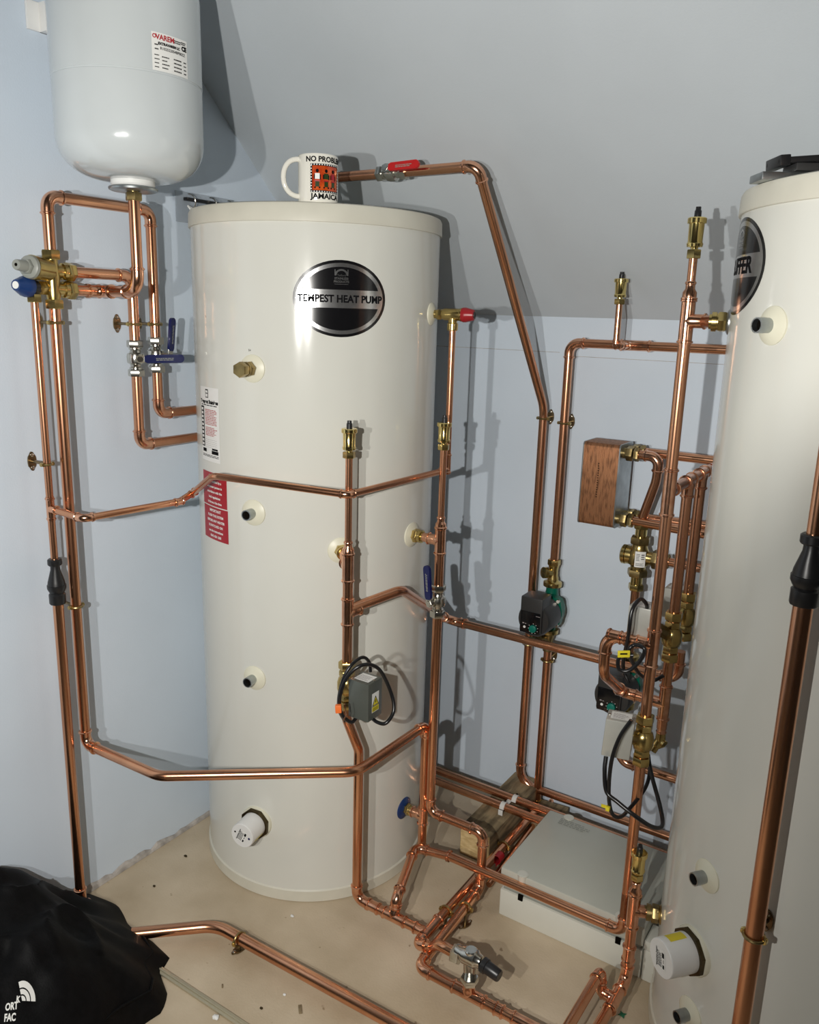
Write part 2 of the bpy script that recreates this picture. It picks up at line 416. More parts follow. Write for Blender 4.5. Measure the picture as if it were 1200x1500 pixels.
def ball_valve(c, axis, out, lever, label, material='blue', L=0.085, r=R22, lever_rise=0.030, start=0.008):
    c = Vec(c); a = Vec(axis).normalized(); o = Vec(out).normalized(); lv = Vec(lever).normalized()
    t = thing('ball_valve', label, 'valve', c)
    part('body', MB().lathe(c - a * .024, a, [(0, r * 1.25), (.004, r * 1.25), (.006, r * 1.02), (.011, r * 1.15), (.014, r * 1.62), (.020, r * 1.72), (.028, r * 1.72), (.034, r * 1.62), (.037, r * 1.15), (.042, r * 1.02), (.044, r * 1.25), (.048, r * 1.25)], 22), 'chrome', t)
    part('compression_nut', MB().hexnut(c - a * .040, a, .016, r * 1.62, .2), 'chrome', t)
    part('compression_nut', MB().hexnut(c + a * .024, a, .016, r * 1.62, .2), 'chrome', t)
    part('stem', MB().lathe(c + o * r, o, [(0, .0075), (lever_rise - r - .004, .0065), (lever_rise - r + .001, .0065)], 14).hexnut(c + o * (lever_rise - .001), o, .005, .0075), 'chrome', t)
    p = c + o * lever_rise; w = o.cross(lv).normalized()
    arm = part('lever', MB().prism([(-.009, -.006), (.0, -.0095), (start + .02, -.0055), (start + .02, .0055), (.0, .0095), (-.009, .006)], p, (lv, w, o), .0022), 'chrome', t)
    n = 8; hw = .0095; pts = []
    for k in range(n + 1):
        aa = -PI / 2 + PI * k / n; pts.append((L - hw + hw * math.cos(aa), hw * math.sin(aa)))
    pts += [(start + .008, hw * .95), (start + .002, hw * .6), (start + .002, -hw * .6), (start + .008, -hw * .95)]
    g = part('grip', MB().prism(pts, p - o * .002, (lv, w, o), .0065), material, t)
    f = flat_map(p + lv * ((start + L) / 2 + .002), lv, w if w.z > 0 or abs(w.z) < .01 and w.x > 0 else -w, o, .0048)
    bars('embossing', f, text_lines(-.022, .022, -.0035, .0035, 2, .55, .1), 'grey_plastic', g, 0)
    return t
def pipe_clip(c, axis, wall_dir, dist, r, label, plate_axis=None, group='brass munsen ring pipe clips', rod=None):
    """two-piece brass ring round the pipe, a stud and an oval backplate on the surface behind"""
    c = Vec(c); a = Vec(axis).normalized(); w = Vec(wall_dir).normalized(); s = a.cross(w).normalized()
    t = thing('pipe_clip', label, 'pipe clip', c + w * dist, group)
    pts = []
    for k in range(28):
        an = 2 * PI * k / 28; pts.append(c + (w * math.cos(an) + s * math.sin(an)) * (r + .0022))
    mb = MB().sweep(pts, .0027, 8, closed=True)
    part('ring', mb, 'brass_dark', t)
    for sg in (-1, 1):
        l = part('lug', MB().lathe(c + s * (sg * (r + .003)) - w * .005, w, [(0, .0040), (.010, .0040)], 10).sweep([c + s * (sg * (r + .002)), c + s * (sg * (r + .007))], .0040, 8), 'brass', t)
    part('stud', MB().sweep([c + w * (r + .002), c + w * (dist - .002)], .0034, 10).hexnut(c + w * (r + .0015), w, .006, .0060), 'clip_metal', t)
    pa = Vec(plate_axis).normalized() if plate_axis else a
    pw = pa.cross(w).normalized(); b = c + w * (dist - .003); pts = []
    for k in range(24):
        an = 2 * PI * k / 24; q = .0205 * math.cos(an); rr = .0070 if abs(q) > .012 else .0095
        pts.append((q, rr * math.sin(an)))
    pl = part('backplate', MB().prism(pts, b, (pa, pw, w), .003), 'clip_metal', t)
    for sg in (-1, 1):
        part('screw', MB().lathe(b + pa * (sg * .0135), -w, [(0, .0042), (.0012, .0040), (.0024, .0022), (.0025, .0008)], 12), 'screw', pl)
    return t
def wall_port(centre2, R, s, label_bits=None, open_bore=True, parent=None, r_flange=0.030, cone=.006, bore_r=.0115, stub=.030, flange_mat='collar', pipe_mat='steel'):
    """moulded cream rosette and threaded stub on a cylinder; s = surface point"""
    s = Vec(s); n = Vec((s.x - centre2[0], s.y - centre2[1], 0)).normalized()
    ro = part('rosette', MB().lathe(s - n * .010, n, [(0, r_flange * .98), (.0085, r_flange), (.011, r_flange * .985), (.0125, r_flange * .90), (.012 + cone, r_flange * .42), (.012 + cone, .004)], 36), flange_mat, parent)
    if open_bore:
        st = part('threaded_stub', MB().lathe(s, n, [(0.0, bore_r), (stub * .55, bore_r), (stub * .56, bore_r * 1.03), (stub, bore_r * 1.03), (stub, bore_r * .84), (stub * .35, bore_r * .84)], 24), pipe_mat, parent)
        part('bore', MB().lathe(s + n * (stub * .4), n, [(0, bore_r * .835), (stub * .30, bore_r * .835)], 20), 'void', st)
    return n

# ================================================================== THE ROOM
def slab(name, pts, t, material, label=None):
    # planar polygon with thickness t pushed along its back normal
    mb = MB(); p = [Vec(q) for q in pts]; n = (p[1] - p[0]).cross(p[2] - p[0]).normalized(); k = len(p)
    mb.v = [tuple(q) for q in p] + [tuple(q - n * t) for q in p]
    mb.f = [tuple(range(k)), tuple(reversed(range(k, 2 * k)))] + [(i, i + k, (i + 1) % k + k, (i + 1) % k) for i in range(k)]
    return tag(part(name, mb, material, None, 0), kind='structure')
TK = math.tan(math.radians(43)); RIDGE_Y = -1.75; RIDGE_Z = 1.42 - RIDGE_Y * TK; END_Y = -3.7; RX = 2.75
END_Z = RIDGE_Z + (END_Y - RIDGE_Y) * TK
slab('floor', [(0, END_Y, 0), (RX, END_Y, 0), (RX, 0, 0), (0, 0, 0)], .08, 'floor')
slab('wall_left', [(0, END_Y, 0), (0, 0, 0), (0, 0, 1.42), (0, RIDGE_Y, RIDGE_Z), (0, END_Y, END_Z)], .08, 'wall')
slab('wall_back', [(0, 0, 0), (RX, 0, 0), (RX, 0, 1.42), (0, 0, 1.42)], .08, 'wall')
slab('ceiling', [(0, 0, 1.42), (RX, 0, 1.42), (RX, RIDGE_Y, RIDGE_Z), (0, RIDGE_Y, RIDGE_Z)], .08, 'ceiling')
slab('ceiling', [(0, RIDGE_Y, RIDGE_Z), (RX, RIDGE_Y, RIDGE_Z), (RX, END_Y, END_Z), (0, END_Y, END_Z)], .08, 'far_wall')
slab('wall_right', [(RX, 0, 0), (RX, END_Y, 0), (RX, END_Y, END_Z), (RX, RIDGE_Y, RIDGE_Z), (RX, 0, 1.42)], .08, 'far_wall')
slab('wall_front', [(RX, END_Y, 0), (0, END_Y, 0), (0, END_Y, END_Z), (RX, END_Y, END_Z)], .08, 'far_wall')
# added unseen blocker behind the camera; its raked top shades the lower buffer cylinder
mb = MB(); mb.prism([(1.402, 0), (2.00, 0), (2.00, 1.414), (1.417, 1.412), (1.402, 1.388)], (0, -2.15, 0), (Vec((1, 0, 0)), Vec((0, 0, 1)), Vec((0, -1, 0))), .035)
tag(part('added_shade_blocker', mb, 'far_wall', None, 0), kind='structure')
# ragged plaster fillet where the left wall meets the floor
mb = MB(); rng = random.Random(3); i0 = 0; n = 60
for k in range(n + 1):
    y = -1.25 + 1.22 * k / n; hh = .007 + .016 * rng.random() * (1 if -1.15 < y < -.75 else .4)
    mb.v += [(0.0005, y, .0005), (.007, y, .0005), (.005, y, hh * .6), (0.0005, y, hh)]
for k in range(n):
    a = 4 * k; b = a + 4
    mb.f += [(a + 1, a + 2, b + 2, b + 1), (a + 2, a + 3, b + 3, b + 2)]
tag(part('trim_1', mb, 'plaster', None, 0), kind='structure')
# pale metal strip over the board joint in the floor
tag(part('trim_2', MB().box((.72, -1.083, .0035), (.92, .016, .005), None, .0015).box((.72, -1.083, .0065), (.92, .004, .004), None, .001), 'strip', None, 30), kind='structure')
# faint sealed joint in the back wall lining and loose bits on the floor
bars_ = [((.0, 1.332), (.72, 1.326)), ((.74, 1.325), (1.25, 1.317))]
mb = MB()
for (xa, za), (xb, zb) in bars_: mb.box(((xa + xb) / 2, -.0004, (za + zb) / 2), (xb - xa, .0008, .0011))
tag(part('trim_3', mb, 'plaster', None, 0), kind='structure')
def crumb(p, s, material, label, cat='debris', group=None):
    bm = bmesh.new(); bmesh.ops.create_icosphere(bm, subdivisions=1, radius=s)
    mb = MB(); bm.verts.index_update()
    for w in bm.verts: mb.v.append((p[0] + w.co.x * (1 + .5 * random.random()), p[1] + w.co.y * (.7 + .5 * random.random()), max(.0003, s * .5 + w.co.z * .6)))
    for f in bm.faces: mb.f.append(tuple(w.index for w in f.verts))
    bm.free()
    return tag(part('plaster_crumb', mb, material, None, 0, loc=(p[0], p[1], 0)), label, cat, group)
crumb((0.4689, -0.7897, 0.0000), .0045, 'white', 'white plaster crumb on the floor in front of the oval badge cylinder')
crumb((0.6109, -0.9754, 0.0000), .0035, 'white', 'small white plaster crumb on the floor below the foreground copper pipe')
crumb((0.5350, -1.1006, 0.0000), .0065, 'white', 'largest white plaster crumb, beside the metal floor strip')
crumb((0.3758, -1.1068, 0.0000), .0040, 'white', 'white plaster crumb touching the hem of the black bag')

for (p_, s_, lb_) in (((0.0910, -0.7838, 0.0000), .0045, 'largest dark chip on the floor left of the corner cylinder'), ((0.1170, -0.9093, 0.0000), .0040, 'dark chip on the floor between the black bag and the corner cylinder'), ((0.5951, -1.0295, 0.0000), .0035, 'small dark chip beyond the lower end of the metal floor strip')):
    crumb(p_, s_, 'hex_dark', lb_)
# ================================================================== THE TWO CYLINDERS
TC = (0.2976, -0.4907); BC = (1.5413, -0.467); TR = 0.2898; ZL = 1.593
def hot_cylinder(name, label, centre):
    t = thing(name, label, 'water cylinder', (centre[0], centre[1], 0))
    c = Vec((centre[0], centre[1], 0))
    part('shell', MB().lathe(c + Vec((0, 0, .02)), (0, 0, 1), [(0, TR - .01), (.0, TR), (ZL - .02, TR)], 160), 'tank', t)
    part('base_ring', MB().lathe(c, (0, 0, 1), [(0, TR + .001), (.002, TR + .0035), (.030, TR + .0035), (.033, TR + .0005), (.033, TR - .01)], 160), 'lid', t)
    part('lid', MB().lathe(c + Vec((0, 0, ZL)), (0, 0, 1), [(0, TR - .01), (0, TR + .0035), (.001, TR + .0045), (.030, TR + .0035), (.036, TR + .0005), (.0385, TR - .006), (.039, TR - .02), (.037, TR - .05), (.037, .02)], 160), 'lid', t)
    return t
tank = hot_cylinder('hot_water_cylinder', 'tall cream heat pump hot water cylinder with oval badge, standing in the room corner', TC)
buff = hot_cylinder('buffer_cylinder', 'tall cream buffer cylinder cut by the right edge of the photo', BC)

def oval_badge(centre, c, parent, words, sub=True):
    f = cyl_map(centre, TR, c)
    w, h_ = .200, .155
    lab = panel('badge', f, ('ellipse', w, h_), 'label_black', parent, .0004, 40, 24, label='oval foil badge with black rim')
    panel('foil_ring', f, ('ellipse', w * .935, h_ * .925), 'label_silver', lab, .0007, 40, 24)
    panel('dark_field', f, ('ellipse', w * .855, h_ * .825, (h_ * .118, h_ * .4124)), 'label_black', lab, .0010, 40, 12)
    panel('dark_field', f, ('ellipse', w * .855, h_ * .825, (-h_ * .4124, -h_ * .118)), 'label_black', lab, .0010, 40, 12)
    text('lettering', words, f, .0205 if sub else .0360, 'ink', lab, (0, -.0005), sx=.93 if sub else 1.02, bold=.0007 if sub else .0010, off=.0012)
    # little arch emblem with its words
    bars('emblem', f, [(-.0145, .0290, .0145, .0298), (-.0145, .0500, -.0125, .0585), (.0125, .0500, .0145, .0585)], 'label_silver', lab, .0013)
    mb = MB(); n = 14
    for k in range(n + 1):
        a = PI * k / n
        mb.v.append(tuple(f(.0105 * math.cos(a), .0465 + .0095 * math.sin(a), .0013))); mb.v.append(tuple(f(.0145 * math.cos(a), .0465 + .0130 * math.sin(a), .0013)))
    for k in range(n): mb.f.append((2 * k, 2 * k + 1, 2 * k + 3, 2 * k + 2))
    part('emblem', mb, 'label_silver', lab, 0)
    text('lettering', 'Telford', f, .0060, 'label_silver', lab, (0, .0468), off=.0013)
    text('lettering', 'STAINLESS', f, .0062, 'label_silver', lab, (0, .0405), bold=.0002, off=.0013)
    text('lettering', 'PRODUCTS', f, .0062, 'label_silver', lab, (0, .0342), bold=.0002, off=.0013)
    return lab
oval_badge(TC, (0.5178, -0.6791, 1.4437), tank, 'TEMPEST HEAT PUMP')
def buffer_badge(centre, c, parent):
    return oval_badge(centre, c, parent, 'BUFFER', False)
buffer_badge(BC, (1.2772, -0.5862, 1.5085), buff)

# paper data label and the two red warning labels
f = cyl_map(TC, TR, (0.2121, -0.7676, 1.1619))
lab = panel('data_label', f, ('rect', .088, .168), 'label_white', tank, .0004, 12, 2, label='white printed data label')
rg = random.Random(5)
bars('emblem', f, [(-.014, .060, .0, .079)], 'ink', lab, .0007)
bars('emblem', f, [(-.012, .071, -.002, .0765), (-.012, .062, -.002, .069)], 'label_white', lab, .0009)
text('lettering', 'Tempest Stainless', f, .0115, 'ink', lab, (.000, .051), bold=.0006)
bars('lettering', f, text_lines(-.038, .040, .0425, .0455, 1, .6, .05, rg), 'ink', lab)
bars('rule', f, [(-.041, -.052, -.024, .040)], 'ink', lab)
for k in range(10): bars('tick_box', f, [(-.038, -.0495 + k * .0089, -.0275, -.0437 + k * .0089)], 'label_white', lab, .0010)
bars('lettering', f, text_lines(-.018, .036, .000, .036, 10, .45, .25, rg), 'ink_red', lab)
bars('lettering', f, text_lines(-.018, .036, -.025, -.004, 6, .45, .3, rg), 'ink_red', lab)
bars('lettering', f, text_lines(-.018, .034, -.052, -.030, 5, .12, .05, rg), 'ink_pale', lab)
bars('lettering', f, [(-.036, -.064, -.016, -.056), (.010, -.066, .038, -.058), (.012, -.057, .036, -.053)] + text_lines(-.038, .040, -.074, -.068, 2, .5, .05, rg), 'ink', lab)
def red_label(c, h_, lines, head):
    f = cyl_map(TC, TR, c)
    l = panel('warning_label', f, ('rect', .108, h_), 'label_red', tank, .0005, 12, 2, label='dark red warning label with white print')
    n = len(lines)
    for k, s in enumerate(lines):
        text('lettering', s, f, .0078 if k else .0088, 'label_white', l, (.004, h_ * .5 - h_ * (k + .7) / (n + .4)), bold=.0003)
    return l
red_label((0.2222, -0.7705, 1.0139), .078, ['WARNING', 'To be installed by a', 'competent person in', 'accordance with the', 'local regulations', 'in force at the time'], True)
red_label((0.2240, -0.7710, 0.9333), .078, ['IMPORTANT', 'FLUSH THE SYSTEM', 'BEFORE ANY HEATER', 'IS SWITCHED ON', 'see the instructions', '0345 450 1200'], True)

# ports on the corner cylinder
def hexplug_port(c, parent):
    n = wall_port(TC, TR, c, open_bore=False, parent=parent)
    p = Vec(c)
    part('brass_union', MB().hexnut(p + n * .010, n, .014, .0165, .2).lathe(p + n * .023, n, [(0, .0135), (.004, .0135), (.0045, .0155), (.007, .0155), (.0075, .0125), (.012, .0125)], 24), 'brass_dark', parent)
    part('blanking_cap', MB().hexnut(p + n * .034, n, .018, .0165, .5), 'brass_dark', parent)
hexplug_port((0.3557, -0.7746, 1.2956), tank)
wall_port(TC, TR, (0.3519, -0.7754, 0.9804), parent=tank)
wall_port(TC, TR, (0.3466, -0.7763, 0.5832), parent=tank)
bars('pencil_mark', cyl_map(TC, TR, (0.3498, -0.7758, 1.3324)), [(-.002, -.001, -.001, .004), (.0, .0, .003, .001), (.001, .002, .003, .003)], 'ink', tank)
bars('scuff', cyl_map(TC, TR, (0.2129, -0.7679, 1.3992)), [(-.002, .001, -.001, .004), (-.001, -.002, .0005, .0015)], 'ink', tank)

def immersion_heater(centre, c, parent, rad, L, ring_r, rot, yellow_at):
    c = Vec(c); n = Vec((c.x - centre[0], c.y - centre[1], 0)).normalized()
    part('boss_ring', MB().lathe(c - n * .012, n, [(0, ring_r), (.016, ring_r), (.018, ring_r * .97), (.018, rad)], 44), 'collar', parent)
    part('hex_flange', MB().lathe(c + n * .004, n, [(0, ring_r * .97), (.010, ring_r * .97)], 8, .35), 'hex_dark', parent)
    cap = part('heater_cover', MB().lathe(c + n * .010, n, [(0, rad), (L - .003, rad * .985), (L - .001, rad * .975), (L, rad * .95)], 48), 'white', parent, label='white round immersion heater cover')
    ax = Vec((0, 0, 1)).cross(n).normalized(); ay = n.cross(ax)
    fm = flat_map(c + n * (.010 + L), ax * math.cos(rot) + ay * math.sin(rot), ay * math.cos(rot) - ax * math.sin(rot), n, .0004)
    k = rad / .030; rg = random.Random(11)
    panel('sticker', fm, ('rect', .030 * k, .022 * k), 'label_white', cap, .0003, 2, 2)
    bars('lettering', fm, text_lines(-.013 * k, .012 * k, -.002 * k, .009 * k, 4, .55, .2, rg), 'ink', cap, .0006)
    bars('lettering', fm, [(-.013 * k, -.009 * k, -.007 * k, -.005 * k), (.004 * k, -.009 * k, .012 * k, -.004 * k)] + text_lines(-.004 * k, .003 * k, -.008 * k, -.005 * k, 1), 'ink', cap, .0006)
    text('lettering', 'immersion heater', fm, .0042 * k, 'ink', cap, (0, .0098 * k), bold=.0002, off=.0008)
    # yellow caution sticker round the side
    mb = MB(); a0 = yellow_at; seg = 8; rr = rad * 1.004
    for s in range(seg + 1):
        a = a0 + .62 * s / seg; q = ax * math.cos(a) + ay * math.sin(a)
        mb.v.append(tuple(c + n * (.014 + L * .12) + q * rr)); mb.v.append(tuple(c + n * (.014 + L * .70) + q * rr))
    for s in range(seg): mb.f.append((2 * s, 2 * s + 1, 2 * s + 3, 2 * s + 2))
    part('caution_sticker', mb, 'yellow', cap, 60)
    return cap, fm
cap, fm = immersion_heater(TC, (0.3469, -0.7763, 0.2046), tank, .0310, .054, .040, 1.15, -.95)
mb = MB().lathe(fm(0.006, -.019, 0), fm(0, 0, 1) - fm(0, 0, 0), [(0, .0028), (.0006, .0028)], 14); part('blue_dot', mb, 'blue', cap)
mb = MB().lathe(fm(-.002, .020, 0), fm(0, 0, 1) - fm(0, 0, 0), [(0, .0022), (.0006, .0022)], 14); part('screw_hole', mb, 'void', cap)

# ports on the buffer cylinder
wall_port(BC, TR, (1.3589, -0.6922, 1.4161), parent=buff)
wall_port(BC, TR, (1.3691, -0.7001, 0.4592), parent=buff)
wall_port(BC, TR, (1.3707, -0.7013, 0.1654), parent=buff)
immersion_heater(BC, (1.3613, -0.6941, 0.2940), buff, .0355, .060, .0445, 1.75, 1.45)

# ================================================================== EXPANSION VESSEL, MUG, BITS ON TOP
VC = (0.2006, -0.9362); VR = 0.1372; VB = 1.6547
ves = thing('expansion_vessel', 'white domed expansion vessel hung high on the left wall', 'expansion vessel', (VC[0], VC[1], VB))
c = Vec((VC[0], VC[1], VB))
prof = [(0, .04)]
for k in range(1, 13):
    a = PI / 2 * k / 12; prof.append((.075 * (1 - math.cos(a)) * .96 + .000, VR * (.30 + .70 * math.sin(a) ** .8)))
zs = 1.8248 - VB
prof += [(zs - .002, VR), (zs - .001, VR - .0008), (zs + .001, VR - .0008), (zs + .002, VR + .0006), (.322, VR + .0006)]
for k in range(1, 11):
    a = PI / 2 * k / 10; prof.append((.322 + .078 * math.sin(a), VR * (math.cos(a) * .99 + .01)))
part('shell', MB().lathe(c, (0, 0, 1), prof, 96), 'vessel', ves)
part('neck', MB().lathe(c + Vec((0, 0, -.010)), (0, 0, 1), [(0, .040), (.003, .042), (.020, .041)], 40), 'white', ves)
part('flange', MB().lathe(c + Vec((0, 0, -.0185)), (0, 0, 1), [(0, .042), (.0015, .046), (.005, .047), (.0065, .046), (.008, .040)], 44), 'steel', ves)
part('connector', MB().hexnut(c + Vec((0, 0, -.036)), (0, 0, 1), .016, .0165).lathe(c + Vec((0, 0, -.021)), (0, 0, 1), [(0, .010), (.006, .010)], 16), 'brass_dark', ves)
f = cyl_map(VC, VR + .0009, (0.3373, -0.9485, 1.8583))
l = panel('rating_label', f, ('rect', .076, .062), 'label_white', ves, .0004, 14, 2, label='white rating label with red maker name')
rg = random.Random(2)
text('lettering', 'VAREM', f, .0118, 'ink_red', l, (-.012, .0235), bold=.0004)
mb = MB(); n = 16
for k in range(n):
    a = 2 * PI * k / n
    mb.v.append(tuple(f(-.033 + .0036 * math.cos(a), .0245 + .0036 * math.sin(a), .0009))); mb.v.append(tuple(f(-.033 + .0020 * math.cos(a), .0245 + .0020 * math.sin(a), .0009)))
for k in range(n): mb.f.append((2 * k, 2 * k + 1, (2 * k + 3) % (2 * n), (2 * k + 2) % (2 * n)))
part('emblem', mb, 'ink_red', l, 0)
text('lettering', 'CE', f, .0100, 'ink', l, (.0290, .0160), bold=.0007)
text('lettering', 'EXTRAVAREM LC', f, .0058, 'ink', l, (-.004, .0135), bold=.0004)
text('lettering', 'R1025220S4BP00ZZ', f, .0064, 'ink', l, (.004, .0060), bold=.0001)
bars('lettering', f, text_lines(.006, .022, .021, .027, 2, .6, .1, rg) + text_lines(.022, .034, .0225, .028, 2, .6, .1, rg) + text_lines(-.033, -.026, .003, .017, 2, .3, .1, rg) + text_lines(-.034, -.024, -.026, .000, 4, .25, .2, rg) + text_lines(-.020, -.004, -.026, -.002, 4, .32, .4, rg) + text_lines(.004, .022, -.026, -.001, 4, .34, .1, rg) + text_lines(.027, .034, -.026, -.001, 4, .3, .1, rg), 'ink', l)
part('bracket', MB().box((.030, -0.9674, 1.9594), (.056, .034, .052), None, .001).box((.004, -.93, 1.9594), (.006, .16, .052), None, .001).box((.061, -.95, 1.9594), (.006, .06, .052), None, .001), 'white', ves)

MX, MY_, MZ = 0.4551, -0.6786, 1.6300
mug = thing('mug', 'white souvenir mug with orange picture and black lettering, standing on the corner cylinder', 'mug', (MX, MY_, MZ))
c = Vec((MX, MY_, MZ)); mr = .0408; mh = .093
part('cup', MB().lathe(c, (0, 0, 1), [(0, .030), (0, mr - .003), (.002, mr - .001), (.006, mr), (mh - .003, mr), (mh - .001, mr - .0008), (mh, mr - .002), (mh - .001, mr - .0036), (.006, mr - .004), (.005, .001)], 64, caps=True), 'ceramic', mug)
vd = (Vec((MX, MY_, 0)) - Vec((1.6018, -2.0661, 0))).normalized(); rt = Vec((0, 0, 1)).cross(vd) * -1; rt = Vec((vd.y, -vd.x, 0))
hd = (-rt * .96 - vd * .25).normalized()
pts = []
for k in range(19):
    a = PI * (-.5 + k / 18.0)
    rr = abs(math.cos(a)) ** .75
    pts.append(c + hd * (mr - .005 + .036 * rr) + Vec((0, 0, .049 + .0355 * math.sin(a))))
part('handle', MB().sweep(pts, .0052, 14), 'ceramic', mug)
pa = (Vec((1.6018, -2.0661, 0)) - Vec((MX, MY_, 0))).normalized() + rt * .46
pa.normalize(); f = cyl_map((MX, MY_), mr, (MX + pa.x * mr, MY_ + pa.y * mr, MZ + mh / 2))
pic = panel('picture', f, ('rect', .066, .054), 'ink', mug, .0003, 26, 2, label='orange picture framed by a dotted black border')
panel('picture_field', f, ('rect', .058, .046), 'mug_orange', pic, .0005, 26, 2)
bars('border_dots', f, [(-.0315 + k * .0052, s * .0252 - .0011, -.0291 + k * .0052, s * .0252 + .0011) for k in range(13) for s in (-1, 1)] + [(s * .0311 - .0011, -.0215 + k * .0054, s * .0311 + .0011, -.0191 + k * .0054) for k in range(9) for s in (-1, 1)], 'label_white', pic, .0008)
def fig(u, top, shirt):
    m3 = MB(); m3.v = [tuple(f(u + .0031 * math.cos(a), .0135 + .0036 * math.sin(a), .0009)) for a in [2 * PI * k / 10 for k in range(10)]]; m3.f = [tuple(range(10))]
    part('painted_head', m3, 'ink', pic, 0)
    bars('painted_arms', f, [(u - .0068, -.002, u - .0046, .0065), (u + .0046, -.003, u + .0068, .0065), (u - .0060, -.0195, u - .0030, -.0165), (u + .0030, -.0195, u + .0060, -.0165)], 'ink', pic, .0009)
    bars('painted_shirt', f, [(u - .0046, -.002, u + .0046, .0088)], shirt, pic, .0010)
    bars('painted_drum', f, [(u - .0040, -.0165, u + .0040, -.0065)], 'mug_green', pic, .0010)
    bars('painted_drum', f, [(u - .0052, -.0070, u + .0052, -.0040)], 'label_red', pic, .0011)
fig(-.019, .012, 'label_white'); fig(-.001, .010, 'mug_green'); fig(.015, .010, 'label_red')
text('lettering', 'NO PROBLEM', f, .0138, 'ink', mug, (-.0005, .0350), bold=.0005, off=.0005, sx=1.0)
text('lettering', 'JAMAICA', f, .0140, 'ink', mug, (-.0005, -.0345), bold=.0005, off=.0005, sx=1.12)

# things lying on the buffer cylinder
bt = 1.6300
tl = thing('metal_offcut', 'small grey metal plate lying on top of the buffer cylinder', 'metal plate', (1.3319, -0.6313, 1.6290))
p = Vec((1.3319, -0.6313, 1.6290))
part('plate', MB().box(p + Vec((0, 0, .007)), (.075, .05, .012), (Vec((.84, .54, 0)), Vec((-.54, .84, 0)), Vec((0, 0, 1))), .002), 'steel', tl)
sp = thing('folding_bracket', 'black hinged metal bracket lying on top of the buffer cylinder', 'bracket', (1.3465, -0.6286, 1.6410))
p = Vec((1.3465, -0.6286, 1.6410)); A = Vec((.84, .54, .09)).normalized(); Bx = Vec((-.54, .84, 0)); Nn = A.cross(Bx)
mb = MB()
mb.box(p + Vec((0, 0, .018)) + A * .09 + Bx * -.022, (.24, .010, .009), (A, Bx, Nn), .002)
mb.box(p + Vec((0, 0, .018)) + A * .09 + Bx * .022, (.24, .010, .009), (A, Bx, Nn), .002)
mb.box(p + Vec((0, 0, .018)) - A * .022, (.016, .055, .016), (A, Bx, Nn), .002)
mb.box(p + Vec((0, 0, .018)) + A * .075, (.012, .044, .010), (A, Bx, Nn), .002)
part('arm', mb, 'black', sp)
part('foot', MB().box(p + Vec((.02, 0, .006)), (.05, .05, .011), (Vec((.84, .54, 0)), Bx, Vec((0, 0, 1))), .002), 'dark_grey', sp)

# open ring mechanism and clear wallet on the wall behind the cylinder
bd = thing('ring_binder', 'clear wallet with open metal binder rings fixed to the left wall behind the cylinder', 'binder', (0.0040, -0.6633, 1.6382))
part('clear_wallet', MB().box((.006, -.565, 1.650), (.003, .190, .070), None, .0005), 'film', bd)
part('rail', MB().box((.014, -.560, 1.668), (.012, .155, .008), None, .002), 'black', bd)
for yy in (-.628, -.560, -.500):
    pts = [Vec((.016 + .018 * math.sin(PI * k / 12), yy + .010 * (k / 12), 1.668 + .016 * math.cos(PI * k / 12) * 1.0 - .004)) for k in range(13)]
    part('ring', MB().sweep(pts, .0016, 8), 'screw', bd)
mb = MB()
for k in range(3):
    pts = [Vec((.020 + .003 * k, -.635 + .02 * j, 1.652 - .003 * k - .010 * math.sin(PI * j / 5))) for j in range(6)]
    mb.sweep(pts, .0022, 6)
part('rolled_sheets', mb, 'label_white', bd)

# ================================================================== LEFT WALL PIPEWORK
Zv = Vec((0, 0, 1)); Xv = Vec((1, 0, 0)); Yv = Vec((0, 1, 0))
# discharge pipe (15 mm) with tundish, 22 mm below it
dp = pipes('thin copper discharge pipe between the blue knobbed valve and the left black tundish', (0.0550, -1.0722, 0.8764))
tube(dp, [(0.0550, -1.0722, 1.4274), (0.0550, -1.0722, 0.8764)], R15)
tee(dp, (0.0550, -1.0722, 0.9983), (0, 0, 1), (1, 0, 0), R15, up=.026, down=.026, bl=.024)
route(dp, [((0.0550, -1.0722, 0.9983),), ((0.1647, -1.0722, 0.9943), 'elbow', .016), ((0.1934, -0.8476, 0.9943), 'joint', .012), ((0.1823, -0.7951, 1.0043), 'joint', .010), ((0.2969, -0.8405, 1.0661), 'bend', .03), ((0.5892, -0.7426, 1.0495), 'elbow', .016), ((0.6301, -0.4117, 1.0600),)], R15)
td = thing('tundish', 'black plastic tundish on the left wall discharge pipe', 'tundish', (0.0550, -1.0722, 0.7932))
def tundish(t, top, bot, k=1.0):
    top = Vec(top); bot = Vec(bot); L = (top - bot).length; a = (top - bot)
    part('inlet_nut', MB().lathe(bot + a * .86, a, [(0, .0135 * k), (.002, .0148 * k), (L * .12, .0148 * k), (L * .14, .0125 * k)], 12), 'black', t)
    part('cone', MB().lathe(bot + a * .40, a, [(0, .0185 * k), (L * .10, .0172 * k), (L * .36, .0100 * k), (L * .47, .0095 * k)], 24), 'black', t)
    part('cup', MB().lathe(bot + a * .20, a, [(0, .012 * k), (L * .08, .0165 * k), (L * .15, .0195 * k), (L * .22, .0195 * k), (L * .23, .0160 * k)], 24), 'black', t)
    part('outlet_nut', MB().lathe(bot, a, [(0, .0160 * k), (.002, .0172 * k), (L * .22, .0172 * k), (L * .25, .0140 * k)], 12), 'black', t)
tundish(td, (0.0550, -1.0722, 0.8884), (0.0550, -1.0722, 0.7872))
d2 = pipes('copper drain pipe dropping down the left wall from the black tundish to the floor fitting', (0.0550, -1.0722, 0.0705))
tube(d2, [(0.0550, -1.0722, 0.7932), (0.0550, -1.0722, 0.0705)], R22)
AB = Vec((0.0550, -1.0722, 0.0705))
